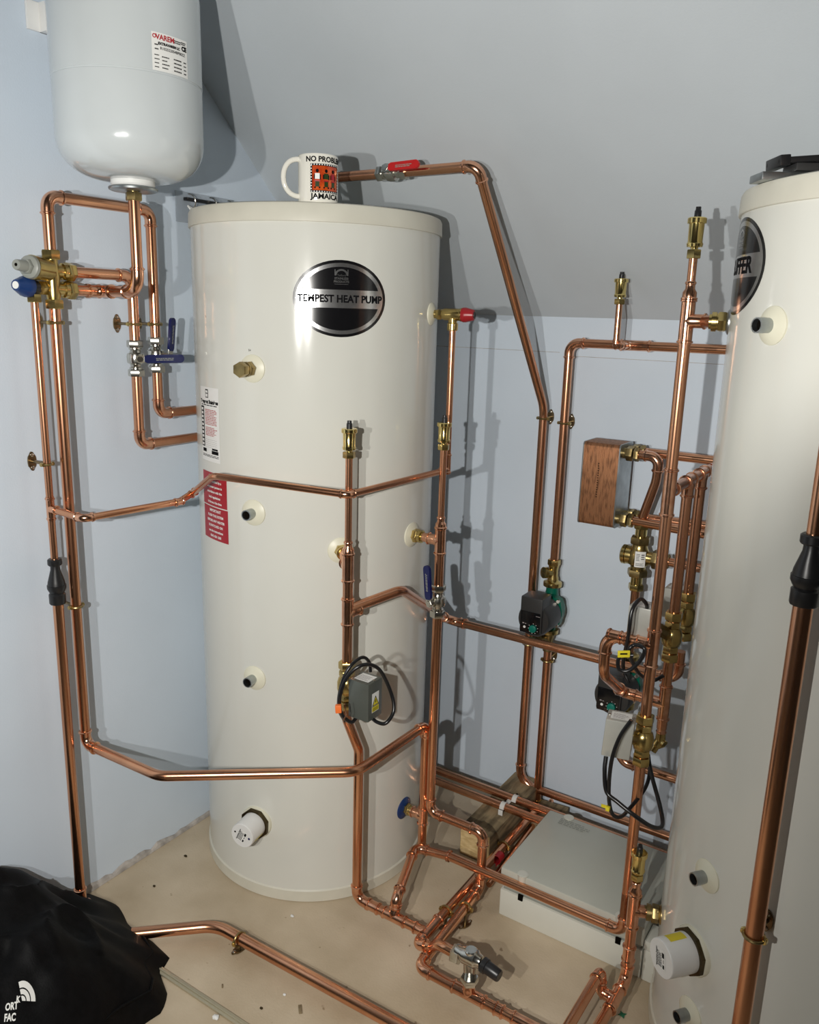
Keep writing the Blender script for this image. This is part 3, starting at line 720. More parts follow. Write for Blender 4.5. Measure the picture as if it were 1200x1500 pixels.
part('tee', sleeve(MB(), AB + Vec((0, 0, -.045)), AB + Vec((0, 0, .004)), R22).lathe(AB + Vec((0, 0, -.03)), (0, -1, .15), [(0, .0125), (.030, .0125), (.031, .0148), (.035, .0148), (.036, .0125), (.042, .0125)], 18), 'fitting', d2)
part('elbow', MB().sweep(fillet(AB + Vec((0, 0, -.03)), AB + Vec((.028, 0, -.03)), AB + Vec((.06, .0, -.06)), .02, 6), .0125, 16).lathe(AB + Vec((.030, 0, -.032)), (1, 0, -.9), [(0, .0125), (.004, .0148), (.008, .0148), (.010, .0125)], 18), 'fitting', d2)
# 22 mm feed: up from the low bend to the mixing valve
fp = pipes('thicker copper pipe below the mixing valve, crossing low in front of the corner cylinder', (0.0600, -1.0323, 0.4341))
ZB = 0.4341
route(fp, [((0.0600, -1.0323, 1.4273),), ((0.0600, -1.0323, 0.4341), 'elbow', .022), ((0.3006, -1.0248, 0.4341), 'bend', .06), ((0.6346, -0.7623, 0.4341), 'bend', .06), ((0.6450, -0.4907, 0.4341), 'elbow', .02), ((0.6450, -0.4907, 0.1000),)], R22)
tee(fp, (0.6450, -0.4907, 0.1810), (0, 0, 1), (-1, 0, 0), R22, bl=.034)
tube(fp, [(0.6450, -0.4907, 0.1810), (0.6074, -0.4907, 0.1810)], R15 * 1.15, material='fitting')
part('reducer', sleeve(MB(), (0.6130, -0.4907, 0.1810), (0.6330, -0.4907, 0.1810), R15 * 1.15), 'fitting', fp)
part('drain_plug', MB().hexnut(Vec((0.6450, -0.4907, 0.1000)) + Vec((0, 0, -.012)), (0, 0, 1), .014, .0125).lathe(Vec((0.6450, -0.4907, 0.1000)) + Vec((0, 0, -.022)), (0, 0, 1), [(0, .007), (.012, .008)], 14), 'brass', fp)
# supply loop over the top of the mixing valve
lp = pipes('copper pipe looping from the mixing valve top to the upright blue lever valve', (0.0600, -1.0323, 1.5141))
route(lp, [((0.0600, -1.0323, 1.5141),), ((0.0600, -1.0323, 1.6234), 'elbow', .022), ((0.0600, -0.7808, 1.6234), 'elbow', .022), ((0.0600, -0.7808, 1.3095),)], R22)
l2 = pipes('copper pipe below the upright blue lever valve, turning right behind the corner cylinder', (0.0600, -0.7808, 1.1743))
route(l2, [((0.0600, -0.7808, 1.3095),), ((0.0600, -0.7808, 1.1743), 'elbow', .022), ((0.0480, -0.5908, 1.1723),)], R22)
l3 = pipes('copper pipe below the sideways blue lever valve, turning right behind the corner cylinder', (0.0600, -0.8392, 1.1069))
route(l3, [((0.0600, -0.8392, 1.3035),), ((0.0600, -0.8392, 1.1069), 'elbow', .022), ((0.0480, -0.5992, 1.1049),)], R22)
l4 = pipes('copper pipe between the upper side port of the mixing valve and the sideways blue lever', (0.0600, -0.8392, 1.3035))
MU = Vec((0.0600, -1.0323, 1.4816)); ML = Vec((0.0600, -1.0323, 1.4459))
route(l4, [(MU + Vec((0, .04, 0)),), ((0.0600, -0.8392, 1.4816), 'elbow', .024), ((0.0600, -0.8392, 1.3035),)], R22)
l5 = pipes('copper pipe from the expansion vessel curving left into the lower port of the mixing valve', (0.2006, -0.9362, 1.4623))
PE = Vec((0.2006, -0.9362, 1.4623)); PT = Vec((0.2006, -0.9362, 1.6217))
lowz = ML.z
route(l5, [(PT,), (Vec((PE.x, PE.y, lowz)), 'elbow', .034), (Vec((.062, PE.y + .02, lowz)), 'elbow', .022), (ML + Vec((0, .04, 0)),)], R22)
part('coupling', sleeve(MB(), ML + Vec((0, .075, 0)), ML + Vec((0, .112, 0)), R22), 'fitting', l5)

# thermostatic / pressure reducing mixing valve
mv = thing('mixing_valve', 'brass four way mixing valve with grey cap on the left wall', 'valve', (0.0600, -1.0323, 1.4671))
part('body', MB().lathe(ML + Vec((0, 0, -.028)), (0, 0, 1), [(0, .0125), (.010, .013), (.018, .0145), (.030, .0135), (.055, .0150), (.075, .0130), (.085, .0125), (.096, .0122)], 24), 'brass', mv)
part('compression_nut', MB().hexnut(MU + Vec((0, 0, .022)), (0, 0, 1), .018, .0190), 'brass', mv)
part('compression_nut', MB().hexnut(ML + Vec((0, 0, -.038)), (0, 0, 1), .018, .0190), 'brass', mv)
for q, nm in ((MU, 'u'), (ML, 'l')):
    part('side_port', MB().lathe(q, (0, 1, 0), [(0, .013), (.020, .013), (.022, .0165), (.030, .0165)], 24).hexnut(q + Vec((0, .030, 0)), (0, 1, 0), .018, .0190, .3), 'brass', mv)
kd = Vec((.42, -.86, .12)).normalized()
kd = Vec((.30, -.90, .06)).normalized()
part('cartridge_housing', MB().lathe(MU + kd * .004, kd, [(0, .014), (.010, .0215), (.044, .0220), (.046, .0235), (.056, .0235), (.057, .019)], 30), 'brass', mv)
gc = part('grey_cap', MB().lathe(MU + kd * .061, kd, [(0, .0225), (.006, .0215), (.009, .017)], 30).hexnut(MU + kd * .068, kd, .010, .0150).lathe(MU + kd * .077, kd, [(0, .0115), (.022, .0100), (.024, .009)], 24), 'grey_plastic', mv, label='grey plastic cap')
part('cap_hole', MB().lathe(MU + kd * .1005, kd, [(0, .0032), (.0008, .0032)], 12), 'void', gc)
# expansion relief valve with blue knob on top of the discharge pipe
AT = Vec((0.0550, -1.0722, 1.4274))
bv = thing('relief_valve', 'relief valve with blue conical knob and black body below the mixing valve cap', 'valve', AT)
part('compression_nut', MB().hexnut(AT + Vec((0, 0, -.008)), (0, 0, 1), .016, .0145), 'brass', bv)
BVc = Vec((AT.x, AT.y, ML.z + .002))
part('body', MB().lathe(BVc + Vec((0, 0, -.014)), (0, 0, 1), [(0, .0105), (.012, .012), (.020, .012)], 20).lathe(BVc - kd * .012, kd, [(0, .0120), (.004, .0150), (.022, .0155), (.025, .0150)], 28), 'black', bv)
part('tail_nut', MB().hexnut(BVc + Vec((0, .008, 0)), (0, 1, 0), .018, .0150), 'brass', bv)
bk = part('knob', MB().lathe(BVc + kd * .012, kd, [(0, .0165), (.003, .0205), (.014, .0205), (.018, .0185), (.035, .0115), (.037, .0105)], 12), 'blue_cap', bv, label='dark blue conical knob')
part('knob_disc', MB().lathe(BVc + kd * .049, kd, [(0, .0072), (.001, .0072)], 16), 'label_white', bk)

ball_valve((0.0600, -0.8392, 1.3035), (0, 0, 1), (.93, -.36, 0), (.25, .96, 0), 'nickel ball valve with blue lever turned sideways, left one on the left wall', L=.105)
ball_valve((0.0600, -0.7808, 1.3095), (0, 0, 1), (.96, .27, 0), (.03, .10, 1), 'nickel ball valve with upright blue lever, right one on the left wall', L=.085, lever_rise=.036)

for (p, w, d, r, lb) in (
    ((0.0600, -1.0323, 1.3804), 0, .06, R22, 'brass pipe clip just below the mixing valve'),
    ((0.0600, -1.0323, 0.7706), 0, .06, R22, 'brass pipe clip beside the black tundish on the left wall'),
    ((0.0550, -1.0722, 1.0933), 0, .055, R15, 'brass pipe clip on the thin discharge pipe of the left wall'),
    ((0.0600, -0.8392, 1.3783), 0, .06, R22, 'brass pipe clip above the sideways blue lever valve'),
    ((0.0600, -0.7808, 1.3785), 0, .06, R22, 'brass pipe clip above the upright blue lever valve')):
    pipe_clip(p, (0, 0, 1), (-1, 0, 0), d, r, lb)

# ================================================================== RISERS ON THE CORNER CYLINDER
def union(c, n, parent, r=.0165, material='brass'):
    c = Vec(c); n = Vec(n)
    return part('brass_union', MB().hexnut(c + n * .004, n, .014, r, .1).lathe(c + n * .017, n, [(0, r * .8), (.003, r * .8), (.0035, r * .92), (.0115, r * .92), (.012, r * .7), (.016, r * .7)], 24), material, parent)
r1 = pipes('copper riser in front of the corner cylinder, from its air vent down to the floor', (0.5772, -0.7246, 0.0500))
R1x = (0.5772, -0.7246)
def V1(z): return Vec((R1x[0], R1x[1], z))
zT = 0.8870; zTt = 0.7813
tube(r1, [V1(1.1274), V1(zT + .04)], R15)
reducer(r1, V1(zT + .025), (0, 0, 1), R22, R15, .032)
tee(r1, V1(zT), (0, 0, 1), (-0.7670, 0.6416, 0.0000), R22, bl=.03, up=.032, down=.036)
tube(r1, [V1(zT), V1(0.6579)], R22)
tee(r1, V1(zTt), (0, 0, 1), (0.3161, 0.9415, 0.1166), R22, bl=.034, up=.036, down=.030)
route(r1, [((0.5772, -0.7246, 0.7892),), ((0.6239, -0.5854, 0.8064), 'bend', .05), ((0.5176, -0.1800, 0.5838), 'elbow', .03), ((1.1760, -0.2580, 0.6165), 'elbow', .03), ((1.1760, -0.2580, 0.6866),)], R22)
part('coupling', sleeve(MB(), (0.5526, -0.1800, 0.5848), (0.5776, -0.1800, 0.5853), R22), 'fitting', r1)
n1 = wall_port(TC, TR, (0.5199, -0.6766, 0.9020), open_bore=False, parent=tank)
union((0.5199, -0.6766, 0.9020), n1, tank)
tube(r1, [Vec((0.5199, -0.6766, 0.9020)) + n1 * .03, V1(zT)], R22 * .98, material='fitting')
z0 = 0.5303; z1 = 0.4743
r1b = r1
kx = Vec((0.5929, -0.6978))
route(r1, [(V1(0.5672),), (V1(z0), 'bend', .05), (Vec((kx.x, kx.y, z1 - .03)), 'bend', .05), (Vec((kx.x, kx.y, 0.0500)), 'elbow', .024), (Vec((0.7920, kx.y, 0.0500)),)], R22)
fl = pipes('copper manifold pipe on the floor in front of the corner cylinder', (0.7920, -0.6978, 0.0500))
MT1 = Vec((0.7010, kx.y, 0.0500)); MT2 = Vec((0.7920, kx.y, 0.0500))
tee(r1, MT1, (1, 0, 0), (0, .35, 1), R22, bl=.034, up=.035, down=.030)
part('coupling', sleeve(MB(), MT1 + Vec((-.075, 0, 0)), MT1 + Vec((-.040, 0, 0)), R22), 'fitting', r1)
tee(fl, MT2, (0, 1, 0), (-1, 0, 0), R22, bl=.034, up=.055, down=.020)
# diagonal floor pipe and its U turn to the bypass valve
YB = -0.7850
route(fl, [(Vec((MT2.x, -.095, MT2.z)),), (Vec((MT2.x, kx.y - .042, MT2.z)), 'elbow', .018), (Vec((MT2.x + .045, kx.y - .045, MT2.z + .018)), 'bend', .03), ((0.8779, -0.7850, 0.1254), 'bend', .04), ((0.9164, -0.7850, 0.1231),)], R22)
mid = pipes('copper crossover pipe from the floor manifold to the foot of the tallest riser', (1.1784, -0.5024, 0.1080))
route(mid, [(MT1,), (Vec((0.7010, -0.6978, 0.1358)) + Vec((0, .012, -.040)), 'elbow', .02), ((0.6446, -0.5224, 0.1080), 'elbow', .02), ((0.7326, -0.5024, 0.1080), 'joint', .004), ((1.1784, -0.5024, 0.1080), 'elbow', .024), ((1.1784, -0.5024, 0.2080),)], R22)
tp = pipes('taped copper pipe stub crossing under the wall pipes', (0.7958, -0.3640, 0.0500)) if False else None
rt_ = thing('tape_band', 'band of red tape on the diagonal floor pipe beside the timber', 'tape', (0.8021, -0.3640, 0.0500))
part('band', MB().lathe(Vec((0.8021, -0.3640, 0.0500)) - Vec((0, .012, 0)), (0, 1, 0), [(0, R22), (0, R22 + .0012), (.024, R22 + .0014), (.024, R22)], 20, caps=False).box(Vec((0.8021, -0.3640, 0.0500)) + Vec((0, 0, -.014)), (.002, .022, .012)), 'red_cap', rt_)

# R2
r2 = pipes('copper riser at the right flank of the corner cylinder, above its upright blue lever valve', (0.6669, -0.4929, 0.7632))
R2x = (0.6669, -0.4929)
def V2(z): return Vec((R2x[0], R2x[1], z))
z2 = 0.9100; zb2 = 0.7632
tube(r2, [V2(1.1285), V2(z2 + .04)], R15)
reducer(r2, V2(z2 + .028), (0, 0, 1), R22, R15, .030)
tee(r2, V2(z2), (0, 0, 1), (-1, 0, 0), R22, bl=.034, up=.034, down=.034)
tube(r2, [V2(z2), V2(zb2)], R22)
P2 = Vec((TC[0] + TR, TC[1], z2))
n2 = wall_port(TC, TR, P2, open_bore=False, parent=tank)
union(P2, n2, tank)
tube(r2, [P2 + n2 * .03, V2(z2)], R22 * .98, material='fitting')
ball_valve(V2(zb2), (0, 0, 1), (-.185, -.98, 0), (-.10, 0, 1), 'nickel ball valve with upright blue lever beside the corner cylinder', L=.092)
r2b = pipes('copper pipe below the blue lever valve, stepping over the floor pipes beside the timber', (0.8189, -0.4929, 0.0500))
E1 = Vec((0.6669, -0.4929, 0.2034)); E2 = Vec((0.8189, -0.4929, 0.2034)); E3 = Vec((0.8189, -0.4929, 0.0500))
route(r2b, [(V2(zb2),), (E1, 'elbow', .024), (E2, 'elbow', .022), (Vec((E2.x, E2.y, .05)), 'elbow', .020), (Vec((E2.x + .012, YB - .008, .05)), 'elbow', .020), (Vec((1.36, YB - .008, .05)),)], R22)
BVX = 0.9554
tee(r2b, (BVX, YB - .008, .05), (1, 0, 0), (0, .0, 1), R22, bl=.030, up=.040, down=.040)
part('coupling', sleeve(MB(), (BVX + .060, YB - .008, .05), (BVX + .082, YB - .008, .05), R22), 'fitting', r2b)
tee(r2b, (BVX + .135, YB - .008, .05), (1, 0, 0), (0, -1, -.3), R22, rb=R15, bl=.028, up=.036, down=.036)
# automatic bypass valve
by = thing('bypass_valve', 'angled nickel bypass valve with black adjusting cap above the floor pipes', 'valve', (BVX, YB - .008, .08))
bc = Vec((0.9517, -0.7850, 0.1330))
part('compression_nut', MB().hexnut((0.9098, -0.7850, 0.1231), (1, 0, 0), .018, .0200, .3), 'chrome', by)
part('body', MB().lathe(bc + Vec((-.034, 0, 0)), (1, 0, 0), [(0, .0135), (.012, .0145), (.020, .0185), (.046, .0185), (.050, .0150), (.058, .0125)], 26).lathe(bc + Vec((0, 0, -.045)), (0, 0, 1), [(0, .0130), (.020, .0145), (.045, .0150), (.062, .0135), (.064, .0110)], 26), 'chrome', by)
part('compression_nut', MB().hexnut(Vec((BVX, YB - .008, .078)), (0, 0, 1), .016, .0190, .1), 'chrome', by)
cap_ = part('adjusting_cap', MB().lathe(bc + Vec((.026, 0, -.002)), (1, -.12, -.10), [(0, .0110), (.002, .0155), (.012, .0155), (.013, .0135), (.042, .0125), (.044, .0110)], 26), 'black', by, label='black adjusting cap')

# red capped safety valve
SV = Vec((0.5796, -0.4237, 1.4185)); ns = Vec((0.9729, 0.2311, 0.0000))
wall_port(TC, TR, SV, open_bore=False, parent=tank, r_flange=.026)
sv = thing('safety_valve', 'brass pressure relief valve with dark red cap at the shoulder of the corner cylinder', 'valve', SV)
part('body', MB().hexnut(SV + ns * .014, ns, .012, .0125, .2).lathe(SV + ns * .002, ns, [(0, .0095), (.014, .0095), (.024, .0095), (.030, .0135), (.066, .0135), (.068, .0150), (.071, .0150)], 24).lathe(SV + ns * .052, (0, 0, -1), [(0, .011), (.018, .0100), (.020, .0125), (.034, .0125), (.036, .0105)], 20), 'brass', sv)
part('red_cap', MB().lathe(SV + ns * .073, ns, [(0, .0150), (.004, .0165), (.010, .0165), (.028, .0120), (.029, .0105)], 12), 'red_cap', sv, label='dark red cap')
part('cap_tip', MB().lathe(SV + ns * .102, ns, [(0, .0075), (.002, .0075), (.0022, .005), (.0005, .004)], 14), 'dark_grey', sv)
sd = pipes('thin copper pipe dropping from the red capped safety valve', (0.6301, -0.4117, 1.0600))
SD = SV + ns * .052
tube(sd, [SD + Vec((0, 0, -.030)), Vec((SD.x, SD.y, 1.0600))], R15)
tee(sd, (SD.x, SD.y, 1.0600), (0, 0, 1), (-0.1227, -0.9919, -0.0316), R15, bl=.026, up=.040, down=.010)

# air vents
air_vent((0.5772, -0.7246, 1.1231), 'brass automatic air vent on the riser in front of the corner cylinder', .078)
air_vent((0.6669, -0.4929, 1.1223), 'brass automatic air vent below the red capped safety valve', .078)

# blue collared lower port
LP = Vec((0.5874, -0.4907, 0.1810))
n3 = wall_port(TC, TR, LP, open_bore=False, parent=tank, r_flange=.029, flange_mat='blue_cap')
union(LP, n3, tank, .0150)

# zone valve with cable, shared builder
def zone_valve(c, label, box_at, box_dims, box_ax, style='dark', k=1.0, sticker=True):
    c = Vec(c); t = thing('zone_valve', label, 'motorised valve', c, 'motorised zone valves')
    part('body', MB().lathe(c + Vec((0, 0, -.045 * k)), Zv, [(0, .0125), (.006, .0125), (.008, .0105), (.020, .0125), (.022, .0135), (.026, .0185), (.036, .0215), (.052, .0215), (.062, .0185), (.066, .0135), (.068, .0125), (.080, .0105), (.082, .0125), (.090, .0125)], 28), 'brass', t)
    for s, ph in ((-1, .3), (1, .1)):
        part('compression_nut', MB().hexnut(c + Vec((0, 0, s * .047 * k - .009)), Zv, .018, .0190, ph), 'brass', t)
        part('hex_shoulder', MB().hexnut(c + Vec((0, 0, s * .028 * k - .007)), Zv, .014, .0175, ph), 'brass', t)
    b = Vec(box_at); X_, Y_, Z_ = [Vec(a).normalized() for a in box_ax]
    part('mount_plate', MB().box((c + b) / 2 , ((b - c).length * .8, .004, .030), ((b - c).normalized(), Zv.cross((b - c).normalized()).normalized(), Zv)).lathe(c, (b - c), [(0, .010), ((b - c).length, .008)], 14), 'brass_dark', t)
    bx = part('actuator_box', MB().box(b, box_dims, (X_, Y_, Z_), .0025), 'motor_box' if style == 'dark' else 'motor_box_pale', t, label='grey metal actuator box')
    f = flat_map(b + Z_ * (box_dims[2] / 2), X_, Y_, Z_, .0003)
    l = panel('top_label', f, ('rect', box_dims[0] * .72, box_dims[1] * .66), 'label_white', bx, .0003, 2, 2)
    bars('lettering', f, text_lines(-box_dims[0] * .28, box_dims[0] * .28, -box_dims[1] * .24, box_dims[1] * .22, 5, .35, .3), 'ink_pale', bx, .0006)
    for sx_ in (-1, 1):
        part('screw', MB().lathe(b + Z_ * (box_dims[2] / 2) + X_ * sx_ * box_dims[0] * .42, Z_, [(0, .0032), (.0015, .0030)], 10), 'screw', bx)
    if sticker:
        f = flat_map(b + X_ * (box_dims[0] / 2) + Z_ * -.004, Y_, Z_, X_, .0003)
        w = box_dims[1] * .50
        panel('warning_sticker', f, ('rect', w, w * 1.75), 'label_white', bx, .0003, 2, 2, label='white and yellow warning sticker')
        mb = MB(); mb.v = [tuple(f(-w * .47, -w * .28, .0006)), tuple(f(w * .47, -w * .28, .0006)), tuple(f(0, w * .60, .0006))]; mb.f = [(0, 1, 2)]
        part('warning_triangle', mb, 'ink', bx, 0)
        mb = MB(); mb.v = [tuple(f(-w * .36, -w * .22, .0009)), tuple(f(w * .36, -w * .22, .0009)), tuple(f(0, w * .45, .0009))]; mb.f = [(0, 1, 2)]
        part('warning_triangle', mb, 'yellow', bx, 0)
        mb = MB(); mb.v = [tuple(f(*q, .0012)) for q in ((-w * .02, w * .26), (w * .08, w * .26), (w * .02, w * .08), (w * .10, w * .08), (-w * .04, -w * .16), (0, w * .02), (-w * .08, w * .02))]; mb.f = [(0, 1, 2, 3, 4, 5, 6)]
        part('lightning_bolt', mb, 'ink', bx, 0)
        bars('yellow_panel', f, [(-w * .47, -w * .82, w * .47, -w * .36)], 'yellow', bx, .0006)
        bars('lettering', f, text_lines(-w * .4, w * .4, -w * .76, -w * .42, 3, .4, .1), 'ink', bx, .0009)
        bars('rule', f, [(-w * .5, -w * .345, w * .5, -w * .30)], 'ink', bx, .0009)
    return t, b
def smooth_path(pts, n=8):
    P_ = [Vec(p) for p in pts]; P_ = [P_[0] * 2 - P_[1]] + P_ + [P_[-1] * 2 - P_[-2]]; out = []
    for i in range(1, len(P_) - 2):
        for k in range(n):
            t = k / n; a, b, c, d = P_[i - 1:i + 3]
            out.append(.5 * ((2 * b) + (c - a) * t + (2 * a - 5 * b + 4 * c - d) * t * t + (3 * b - a - 3 * c + d) * t ** 3))
    out.append(P_[-2]); return out
def cable(label, pts, r=.0040, material='cable'):
    o = part('cable', MB().sweep(smooth_path(pts), r, 10), material, None, 60, loc=pts[0])
    return tag(o, label, 'cable', 'black valve and pump cables')

zv, bA = zone_valve((0.5772, -0.7246, 0.6120), 'zone valve with dark grey actuator box and warning sticker in front of the corner cylinder', (0.6590, -0.7666, 0.6240), (.052, .050, .086), (Xv, Yv, Zv))
cable('black cable looped round the dark grey actuator box in front of the corner cylinder', [(0.6719, -0.7640, 0.5799), (0.6983, -0.7760, 0.5806), (0.7194, -0.7736, 0.5847), (0.7235, -0.7527, 0.6070), (0.7111, -0.7490, 0.6456), (0.6960, -0.7715, 0.6994), (0.6841, -0.8107, 0.7195), (0.6629, -0.8328, 0.6977), (0.6499, -0.8428, 0.6524), (0.6463, -0.8330, 0.6088), (0.6501, -0.8049, 0.5778), (0.6473, -0.7820, 0.5767)])
cable('second black cable loop, arching highest above the dark grey actuator box', [(0.6705, -0.7650, 0.6838), (0.6679, -0.7669, 0.7055), (0.6633, -0.7826, 0.7206), (0.6595, -0.8103, 0.7172), (0.6513, -0.8291, 0.6931), (0.6427, -0.8357, 0.6505), (0.6367, -0.8277, 0.6115), (0.6337, -0.8048, 0.5757)], .0036)
tg = thing('tape_tag', 'orange tape tag on the looped black cable', 'tag', (0.6479, -0.8444, 0.6249))
p = Vec((0.6510, -0.8483, 0.6274))
part('tag', MB().box(p, (.013, .010, .017), (Vec((.8, .5, .1)), Vec((-.5, .8, 0)), Vec((-.1, 0, 1))), .002), 'orange_tape', tg)
tube(tg, [p + Vec((.012, .005, .012)), p + Vec((.016, .006, -.01)), p + Vec((.010, .004, -.026))], .0012, 'wire_core', 'fitting', 8)

# ================================================================== BACK WALL PIPEWORK
s0 = Vec((0.3156, -0.4129, 1.7305)); s1 = Vec((0.6779, -0.4129, 1.7305)); s2 = Vec((0.7075, -0.0500, 1.1842))
hp = pipes('copper pipe with the red lever valve, following the sloping ceiling and down the back wall', (0.7075, -0.0500, 0.0747))
XV = 0.4561
route(hp, [((.26, s1.y, s1.z),), (s1, 'elbow', .024), (s2, 'bend', .09), ((0.7075, -0.0500, 0.0747), 'elbow', .05), ((1.1605, -0.0500, 0.0747),)], R22)
route(hp, [((.34, s1.y, s1.z),), ((.26, s1.y, s1.z), 'elbow', .02), ((.26, s1.y, 1.632),)], R22)
ball_valve((XV, s1.y, s1.z), (1, 0, 0), (0, -.97, .20), (1, 0, .02), 'nickel ball valve with red lever on the pipe above the corner cylinder', 'red', L=.092)
wp = pipes('copper pipe along the back wall with a vent tee, dropping into the upper pump', (0.7653, -0.0500, 1.3567))
W2X = (0.7675, -0.0500)
route(wp, [((1.3000, -0.0500, 1.3567),), ((0.7675, -0.0500, 1.3567), 'elbow', .026), ((0.7675, -0.0500, 0.7341),)], R22)
tee(wp, (0.8919 + .035, -.05, 1.3567), (1, 0, 0), (0, -1, 0), R22, rb=R15, bl=.030, up=.05, down=.028)
AVX, AVZ = 0.9156, 1.3567
route(wp, [((0.8919 + .035, -.07, AVZ),), ((0.8919 + .035, -.125, AVZ), 'elbow', .010), ((AVX, -.125, AVZ), 'elbow', .014), ((AVX, -.125, 1.4587),)], R15)
air_vent((AVX, -.125, 1.4524), 'brass automatic air vent on the back wall pipe, left of the tallest riser', .074)
wq = pipes('copper pipe dropping from the upper pump down the back wall to the floor', (W2X[0], -.05, .02))
tube(wq, [(W2X[0], -.05, 0.5214), (W2X[0], -.05, .022)], R22)
part('drain_plug', MB().hexnut((W2X[0], -.05, .030), Zv, .014, .015), 'brass', wq)

def pump(c, label, k=1.0, face_label=True):
    """vertical-flow circulator on a pipe through c, head towards -y"""
    c = Vec(c); t = thing('circulating_pump', label, 'pump', c, 'green and black circulating pumps'); F = Vec((0, -1, 0))
    mb = MB(); n = 40; pts = []
    for q in range(n):
        a = 2 * PI * q / n; rr = .046 + .007 * max(0, math.cos(4 * (a - PI / 4))) ** 2
        pts.append((rr * math.cos(a), rr * math.sin(a)))
    mb.prism(pts, c + Vec((0, -.012, 0)), (Xv, Zv, F), .020)
    mb.lathe(c + Vec((0, .026, 0)), F, [(0, .020), (.010, .036), (.040, .041), (.062, .041)], 36)
    mb.lathe(c + Vec((0, 0, -.066)), Zv, [(0, .0175), (.012, .0165), (.030, .019), (.100, .019), (.120, .0165), (.132, .0175)], 24)
    part('volute', mb, 'pump_green', t)
    for sx_ in (-1, 1):
        for sz in (-1, 1):
            part('bolt', MB().hexnut(c + Vec((sx_ * .0345, -.032, sz * .0345)), F, .007, .0055), 'screw', t)
    for s in (-1, 1):
        part('flange', MB().lathe(c + Vec((0, 0, s * .062)), (0, 0, s), [(0, .0205), (.001, .0250), (.006, .0255), (.012, .0250), (.014, .0180), (.017, .0155)], 30), 'brass', t)
    hd_ = part('motor_housing', MB().lathe(c + Vec((0, -.034, -.004)), F, [(0, .038), (.004, .0465), (.072, .0465), (.080, .043)], 44), 'dark_grey', t)
    for q in range(10):
        pass
    bx = part('control_box', MB().box(c + Vec((-.004, -.094, .012)), (.062, .058, .098), None, .004), 'dark_grey', t)
    part('front_panel', MB().box(c + Vec((-.004, -.1242, -.008)), (.056, .002, .060), None, .0008), 'label_black', bx)
    kb = part('dial', MB().lathe(c + Vec((.006, -.125, -.022)), F, [(0, .0105), (.006, .0100), (.0065, .009)], 24), 'green_knob', bx, label='round green dial')
    f = flat_map(c + Vec((.006, -.1256, -.022)), Xv, Zv, F, 0)
    bars('scale_marks', f, [(.0135 * math.cos(a) - .0008, .0135 * math.sin(a) - .0008, .0135 * math.cos(a) + .0008, .0135 * math.sin(a) + .0008) for a in [PI * (.5 - .21 * q) for q in range(9)]], 'label_white', bx, 0)
    part('indicator', MB().lathe(c + Vec((-.019, -.125, -.022)), F, [(0, .0035), (.001, .0035)], 12), 'label_white', bx)
    bars('lettering', f, [(-.031, .009, -.026, .012), (-.024, .009, -.020, .011), (.006, .035, .018, .0365)], 'ink_pale', bx, .0002)
    return t
pz = 0.6397
pump((W2X[0], -.05, pz), 'upper circulating pump on the back wall with green volute and black head')
iv = thing('isolating_valve', 'brass gate valve on top of the upper pump', 'valve', (W2X[0], -.05, pz + .085))
part('body', MB().lathe((W2X[0], -.05, pz + .078), Zv, [(0, .0155), (.008, .015), (.016, .0125), (.034, .0125), (.044, .0150), (.046, .0150)], 24).lathe((W2X[0], -.05, pz + .100), (-.55, -.8, .10), [(0, .010), (.020, .012), (.022, .0155), (.032, .0155), (.033, .012)], 24), 'brass', iv)
part('compression_nut', MB().hexnut((W2X[0], -.05, pz + .122), Zv, .016, .0175), 'brass', iv)
part('screw_slot', MB().box(Vec((W2X[0], -.05, pz + .100)) + Vec((-.55, -.8, .10)).normalized() * .0335, (.016, .002, .003), (Vec((.8, -.55, .0)), Vec((-.55, -.8, .1)), Zv)), 'brass_dark', iv)
iw = thing('isolating_valve', 'brass gate valve under the upper pump, half behind the crossing pipe', 'valve', (W2X[0], -.05, pz - .11))
part('body', MB().lathe((W2X[0], -.05, pz - .078), (0, 0, -1), [(0, .0155), (.008, .015), (.016, .0125), (.034, .0125), (.040, .0145), (.050, .0145)], 24).lathe((W2X[0], -.05, pz - .096), (-.55, -.8, .10), [(0, .010), (.020, .012), (.022, .0155), (.030, .0155), (.031, .012)], 24), 'brass_dark', iw)

for (p, lb) in (
    ((0.7075, -0.0500, 1.1572), 'brass pipe clip on the sloping pipe where it turns upright on the back wall'),
    ((0.7675, -0.0500, 1.1502), 'brass pipe clip on the back wall pipe above the upper pump'),
    ((0.7075, -0.0500, 0.5162), 'brass pipe clip left of and below the upper pump'),
    ((0.7675, -0.0500, 0.4820), 'brass pipe clip directly below the upper pump')):
    pipe_clip(p, (0, 0, 1), (0, 1, 0), .05, R22, lb)

# plate heat exchanger
HXx0, HXx1, HXy0, HXy1, HXz0, HXz1 = .857, .953, -.135, -.040, .912, 1.122
hx = thing('heat_exchanger', 'copper brazed plate heat exchanger on the back wall', 'heat exchanger', (HXx0, HXy1, HXz0))
def rounded(x0, z0, x1, z1, r_):
    out = []
    for cx_, cz_, a0 in ((x1 - r_, z1 - r_, 0), (x0 + r_, z1 - r_, PI / 2), (x0 + r_, z0 + r_, PI), (x1 - r_, z0 + r_, 1.5 * PI)):
        for q in range(5): out.append((cx_ + r_ * math.cos(a0 + PI / 8 * q), cz_ + r_ * math.sin(a0 + PI / 8 * q)))
    return out
npl = 24; dx = (HXx1 - HXx0 - .006) / npl
for q in range(npl):
    ins = .0
    part('plate', MB().prism(rounded(HXy0 + .0006, HXz0 + .0006, HXy1, HXz1 - .0006, .010), (HXx0 + .003 + dx * q, 0, 0), (Yv, Zv, Xv), dx * .62), 'hx_copper', hx)
